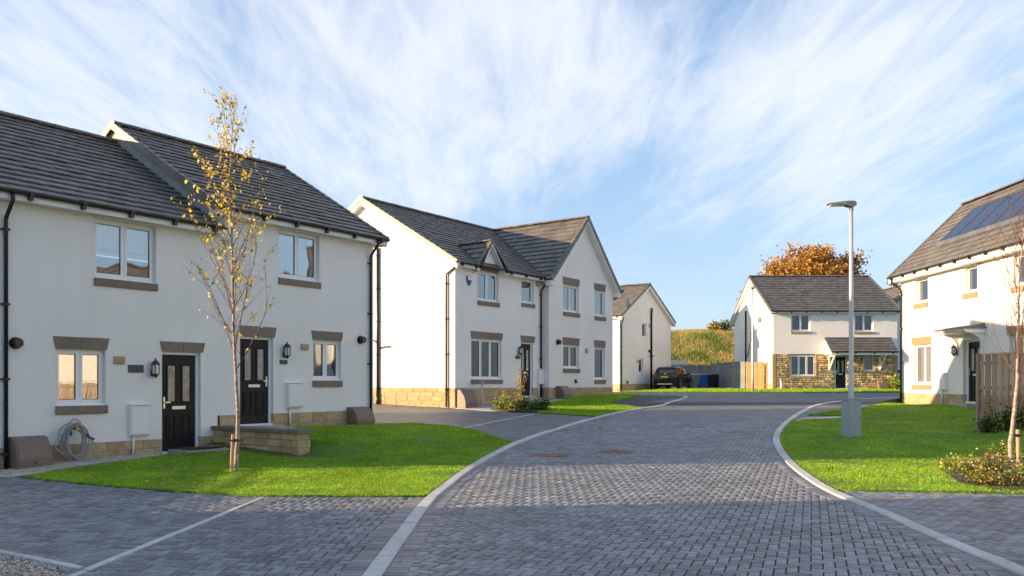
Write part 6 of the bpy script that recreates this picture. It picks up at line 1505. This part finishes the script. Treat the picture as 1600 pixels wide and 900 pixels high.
# plants at the foot of the timber fence
for i, (x, y, rx, h, w, lab) in enumerate([(12.15, 21.2, .35, .45, [.3, .1, .6, 0], 'dark low plant at the end of the timber fence'), (12.75, 21.35, .40, .55, [.25, .1, .55, .1], 'dark leafy plant below the timber fence boards'), (13.35, 21.3, .42, .6, [.25, .15, .45, .15], 'dark plant with russet leaves at the timber fence'), (14.0, 21.3, .42, .55, [.3, .2, .4, .1], 'green plant farther along the timber fence')]):
    shrub('border_plant', lab, x, y, rx, rx*.7, h, 500, .08, LG, w, 12, 'plants along the timber fence')
for lab, x, y, n, h in (('thin dry stems with yellow leaves at the fence end', 12.55, 21.5, 5, 1.0), ('thin dry yellow leaved stems before the fence middle', 13.15, 21.45, 4, 1.1)): grasses(lab, x, y, n, h, M_twig, .25)
for lab, x, y, rx, h in (('yellow green bush at the porch end of the stone faced house', 24.0, 51.6, .6, .9), ('yellow green bush touching the corner downpipe of the sunlit house', 24.9, 52.0, .55, 1.2)): shrub('garden_bush', lab, x, y, rx, rx, h, 500, .15, LG, [.35, .55, .1, 0], 14)

def big_tree(name, label, x, y, z0, ht, r0, n, mats, w, trunk_h, seed, flat=.75, size=.26):
    rnd = random.Random(seed); r = empty(name, (x, y, z0)); tag(r, label, 'tree')
    MB().tube([(0, 0, -.5), (.1, 0, trunk_h*.5), (0, .1, trunk_h), (.15, 0, ht*.72)], [r0*.09, r0*.07, r0*.055, r0*.02], 10).build('trunk', M_bark, r, True)
    br = MB(); C = []; cz = trunk_h + (ht-trunk_h)*.45; rz = (ht-trunk_h)*.62
    for i in range(38):
        a = i*2.4; e = math.asin(min(1, rnd.uniform(-.05, 1.0))); k = rnd.uniform(.72, 1.02); tip = Vector((r0*k*math.cos(a)*math.cos(e), r0*k*math.sin(a)*math.cos(e), cz + rz*k*math.sin(e)*.95))
        st = Vector((0, 0, trunk_h*rnd.uniform(.8, 1.25))); m = st.lerp(tip, .5) + Vector((0, 0, r0*.10)); pts = [st, st.lerp(m, .6), m, m.lerp(tip, .6), tip]; br.tube(pts, [r0*.030, r0*.022, r0*.015, r0*.008, r0*.004], 5, cap=False)
        for j in range(7):
            t = rnd.uniform(.25, 1); p = st.lerp(m, t*2) if t < .5 else m.lerp(tip, t*2-1); d = Vector((rnd.gauss(0, 1), rnd.gauss(0, 1), rnd.gauss(.4, .7))).normalized()*r0*rnd.uniform(.15, .34); q_ = p + d; br.tube([p, p.lerp(q_, .5) + Vector((0, 0, .05*r0)), q_], [r0*.008, r0*.005, r0*.002], 4, cap=False)
            if rnd.random() < .80:
                for _ in range(int(n/(38*7*.8))):
                    s_ = r0*.085; b_ = p.lerp(q_, rnd.uniform(.2, 1.05)); C.append((b_.x+rnd.gauss(0, s_), b_.y+rnd.gauss(0, s_), b_.z+rnd.gauss(0, s_*.8)))
    br.build('branches', M_bark, r); tag(addobj('crown', leaf_mesh('crown', C, size, mats, w), r), kind='stuff'); return r
big_tree('autumn_tree', 'large orange autumn tree rising behind the stone faced house', 27.2, 76.0, 1.4, 12.7, 5.2, 46000, [M_leafo, M_leafo2, M_leafr], [.48, .42, .10], 4.5, 5, size=.27)
big_tree('garden_tree', 'small dull green tree seen over the roof beside the sunlit house', 33.5, 70.0, 1.4, 9.8, 2.0, 2500, [M_leafg, M_leafd, M_leafo2], [.5, .3, .2], 3.0, 8, size=.2)
# hill
def hill_z(x, y): return tz(x, y) - .3 + 6.1*float(smooth((y-70)/24.0)) + .5*mnoise.noise(Vector((x*.08, y*.08, 3))) + .012*(x-10)
mb = MB(); nx, ny = 60, 44
for j in range(ny):
    for i in range(nx):
        x = -30 + 100*i/(nx-1); y = 69 + 66*(j/(ny-1))**1.3; mb.v.append((x, y, hill_z(x, y)))
for j in range(ny-1):
    for i in range(nx-1): mb.f.append((j*nx+i, j*nx+i+1, (j+1)*nx+i+1, (j+1)*nx+i)); mb.m.append(0)
tag(mb.build('hill', M_hill, smooth=True), kind='structure')
n = 60000; x = rng.uniform(9, 26, n); y = 70 + 28*rng.uniform(0, 1, n); zz = np.array([hill_z(a, b) for a, b in zip(x, y)])
cl = np.array([mnoise.noise(Vector((a*.5, b*.3, 0))) for a, b in zip(x, y)]); h = rng.uniform(.15, .42, n)*(1+.5*cl); a = rng.uniform(0, 6.28, n); w = rng.uniform(.02, .05, n); l = rng.normal(0, .12, (n, 2))
V = np.stack([np.stack([x-w*np.cos(a), y-w*np.sin(a), zz-.03], 1), np.stack([x+w*np.cos(a), y+w*np.sin(a), zz-.03], 1), np.stack([x+l[:, 0], y+l[:, 1], zz+h], 1)], 1).reshape(-1, 3)
M_hg = [mat('hill_grass_straw', (.52, .41, .15), .8, island=.4, trans=.3), mat('hill_grass_green', (.20, .26, .045), .8, island=.4, trans=.3)]
tag(addobj('hill_grass', np_mesh('hill_grass', V, 3, M_hg, (rng.uniform(-.45, .45, n) + cl*1.1 > .05).astype(int))), 'rough straw and green grass covering the bank behind the fence', 'grass', kind='stuff')
for lab, u, w_, m_, h_ in (('orange scrub bush on the crest of the grassy bank', 1117, [.1, .3, .1, .5], 0, 1.1), ('dark green scrub bush on the crest beside the orange one', 1134, [.4, .15, .45, 0], 0, 1.3)):
    Y_ = 92.0; X_ = (u-CX)/F*Y_; r = shrub('scrub_bush', lab, X_, Y_, 1.0, 1.0, h_, 700, .2, LG, w_, 16); r.location.z = hill_z(X_, Y_) - .05

# fallen leaves: a few on each lawn and on the paving
def litter(name, label, poly, n, dz, mats, w, near=None):
    xs = [p[0] for p in poly]; ys = [p[1] for p in poly]; C = []
    while len(C) < n:
        if near and random.random() < .7: x, y = random.gauss(near[0], 1.3), random.gauss(near[1], 1.1)
        else: x, y = random.uniform(min(xs), max(xs)), random.uniform(min(ys), max(ys))
        if bool(inside(poly, np.array([x]), np.array([y]))[0]): C.append((x, y, tz(x, y) + dz))
    C = np.array(C); s_ = rng.uniform(.02, .04, n); a = rng.uniform(0, 6.28, n); V = []
    for k, (f, g) in enumerate(((1, 0), (0, .6), (-1, 0), (0, -.6))):
        V.append(np.stack([C[:, 0] + s_*(f*np.cos(a) - g*np.sin(a)), C[:, 1] + s_*(f*np.sin(a) + g*np.cos(a)), C[:, 2] + rng.uniform(0, .014, n)], 1))
    tag(addobj(name, np_mesh(name, np.stack(V, 1).reshape(-1, 3), 4, mats, rng.choice(len(mats), n, p=w))), label, 'leaves', kind='stuff')
litter('fallen_leaves', 'small yellow leaves fallen on the lawn round the birch', lawn1, 260, .055, [M_leafy, M_leafr], [.5, .5], (-4.4, 13.4))
litter('fallen_leaves', 'few brown leaves fallen on the right lawn', lawn3, 160, .06, [M_leafr, M_leafo], [.6, .4])
litter('fallen_leaves', 'stray dry leaves scattered on the block paved road', [p for p in near if p.y < 18], 90, .006, [M_leafr, M_leafo2], [.6, .4])
litter('fallen_leaves', 'stray dry leaves scattered on the pavement beside the left kerb', pave_poly, 35, .006, [M_leafr, M_leafo2], [.6, .4])
import OpenImageIO as oiio,sys,numpy as np
a=oiio.ImageBuf('/workdir/render_main.png').get_pixels(oiio.UINT8)
def p(n,u,v,r=4):
    x=int(u*.64);y=int(v*.64);b=a[y-r:y+r+1,x-r:x+r+1,:3].reshape(-1,3).mean(0).round().astype(int);print(n,b)
for n,u,v in [('H1wall',60,450),('H2wall',530,480),('H3gable lit',640,500),('H3front',800,500),('H4',990,540),('H6lit',1480,500),('road shade',1000,850),('road lit',1000,765),('road mid',900,690),('left pav',450,830),('lawn shade',600,700),('lawn lit',600,755),('rlawn lit',1350,745),('rlawn sh',1280,690),('roof H1',80,250),('roof H2',480,310),('wing lit',870,350),('H6roof',1420,420),('H5roof',1280,460),('sky tl',60,120),('sky mid',1100,330),('sky low',1080,480),('sky tr',1500,100),('sky top mid',700,60), ('hill',1100,540),('tree',1260,395)]: p(n,u,v)
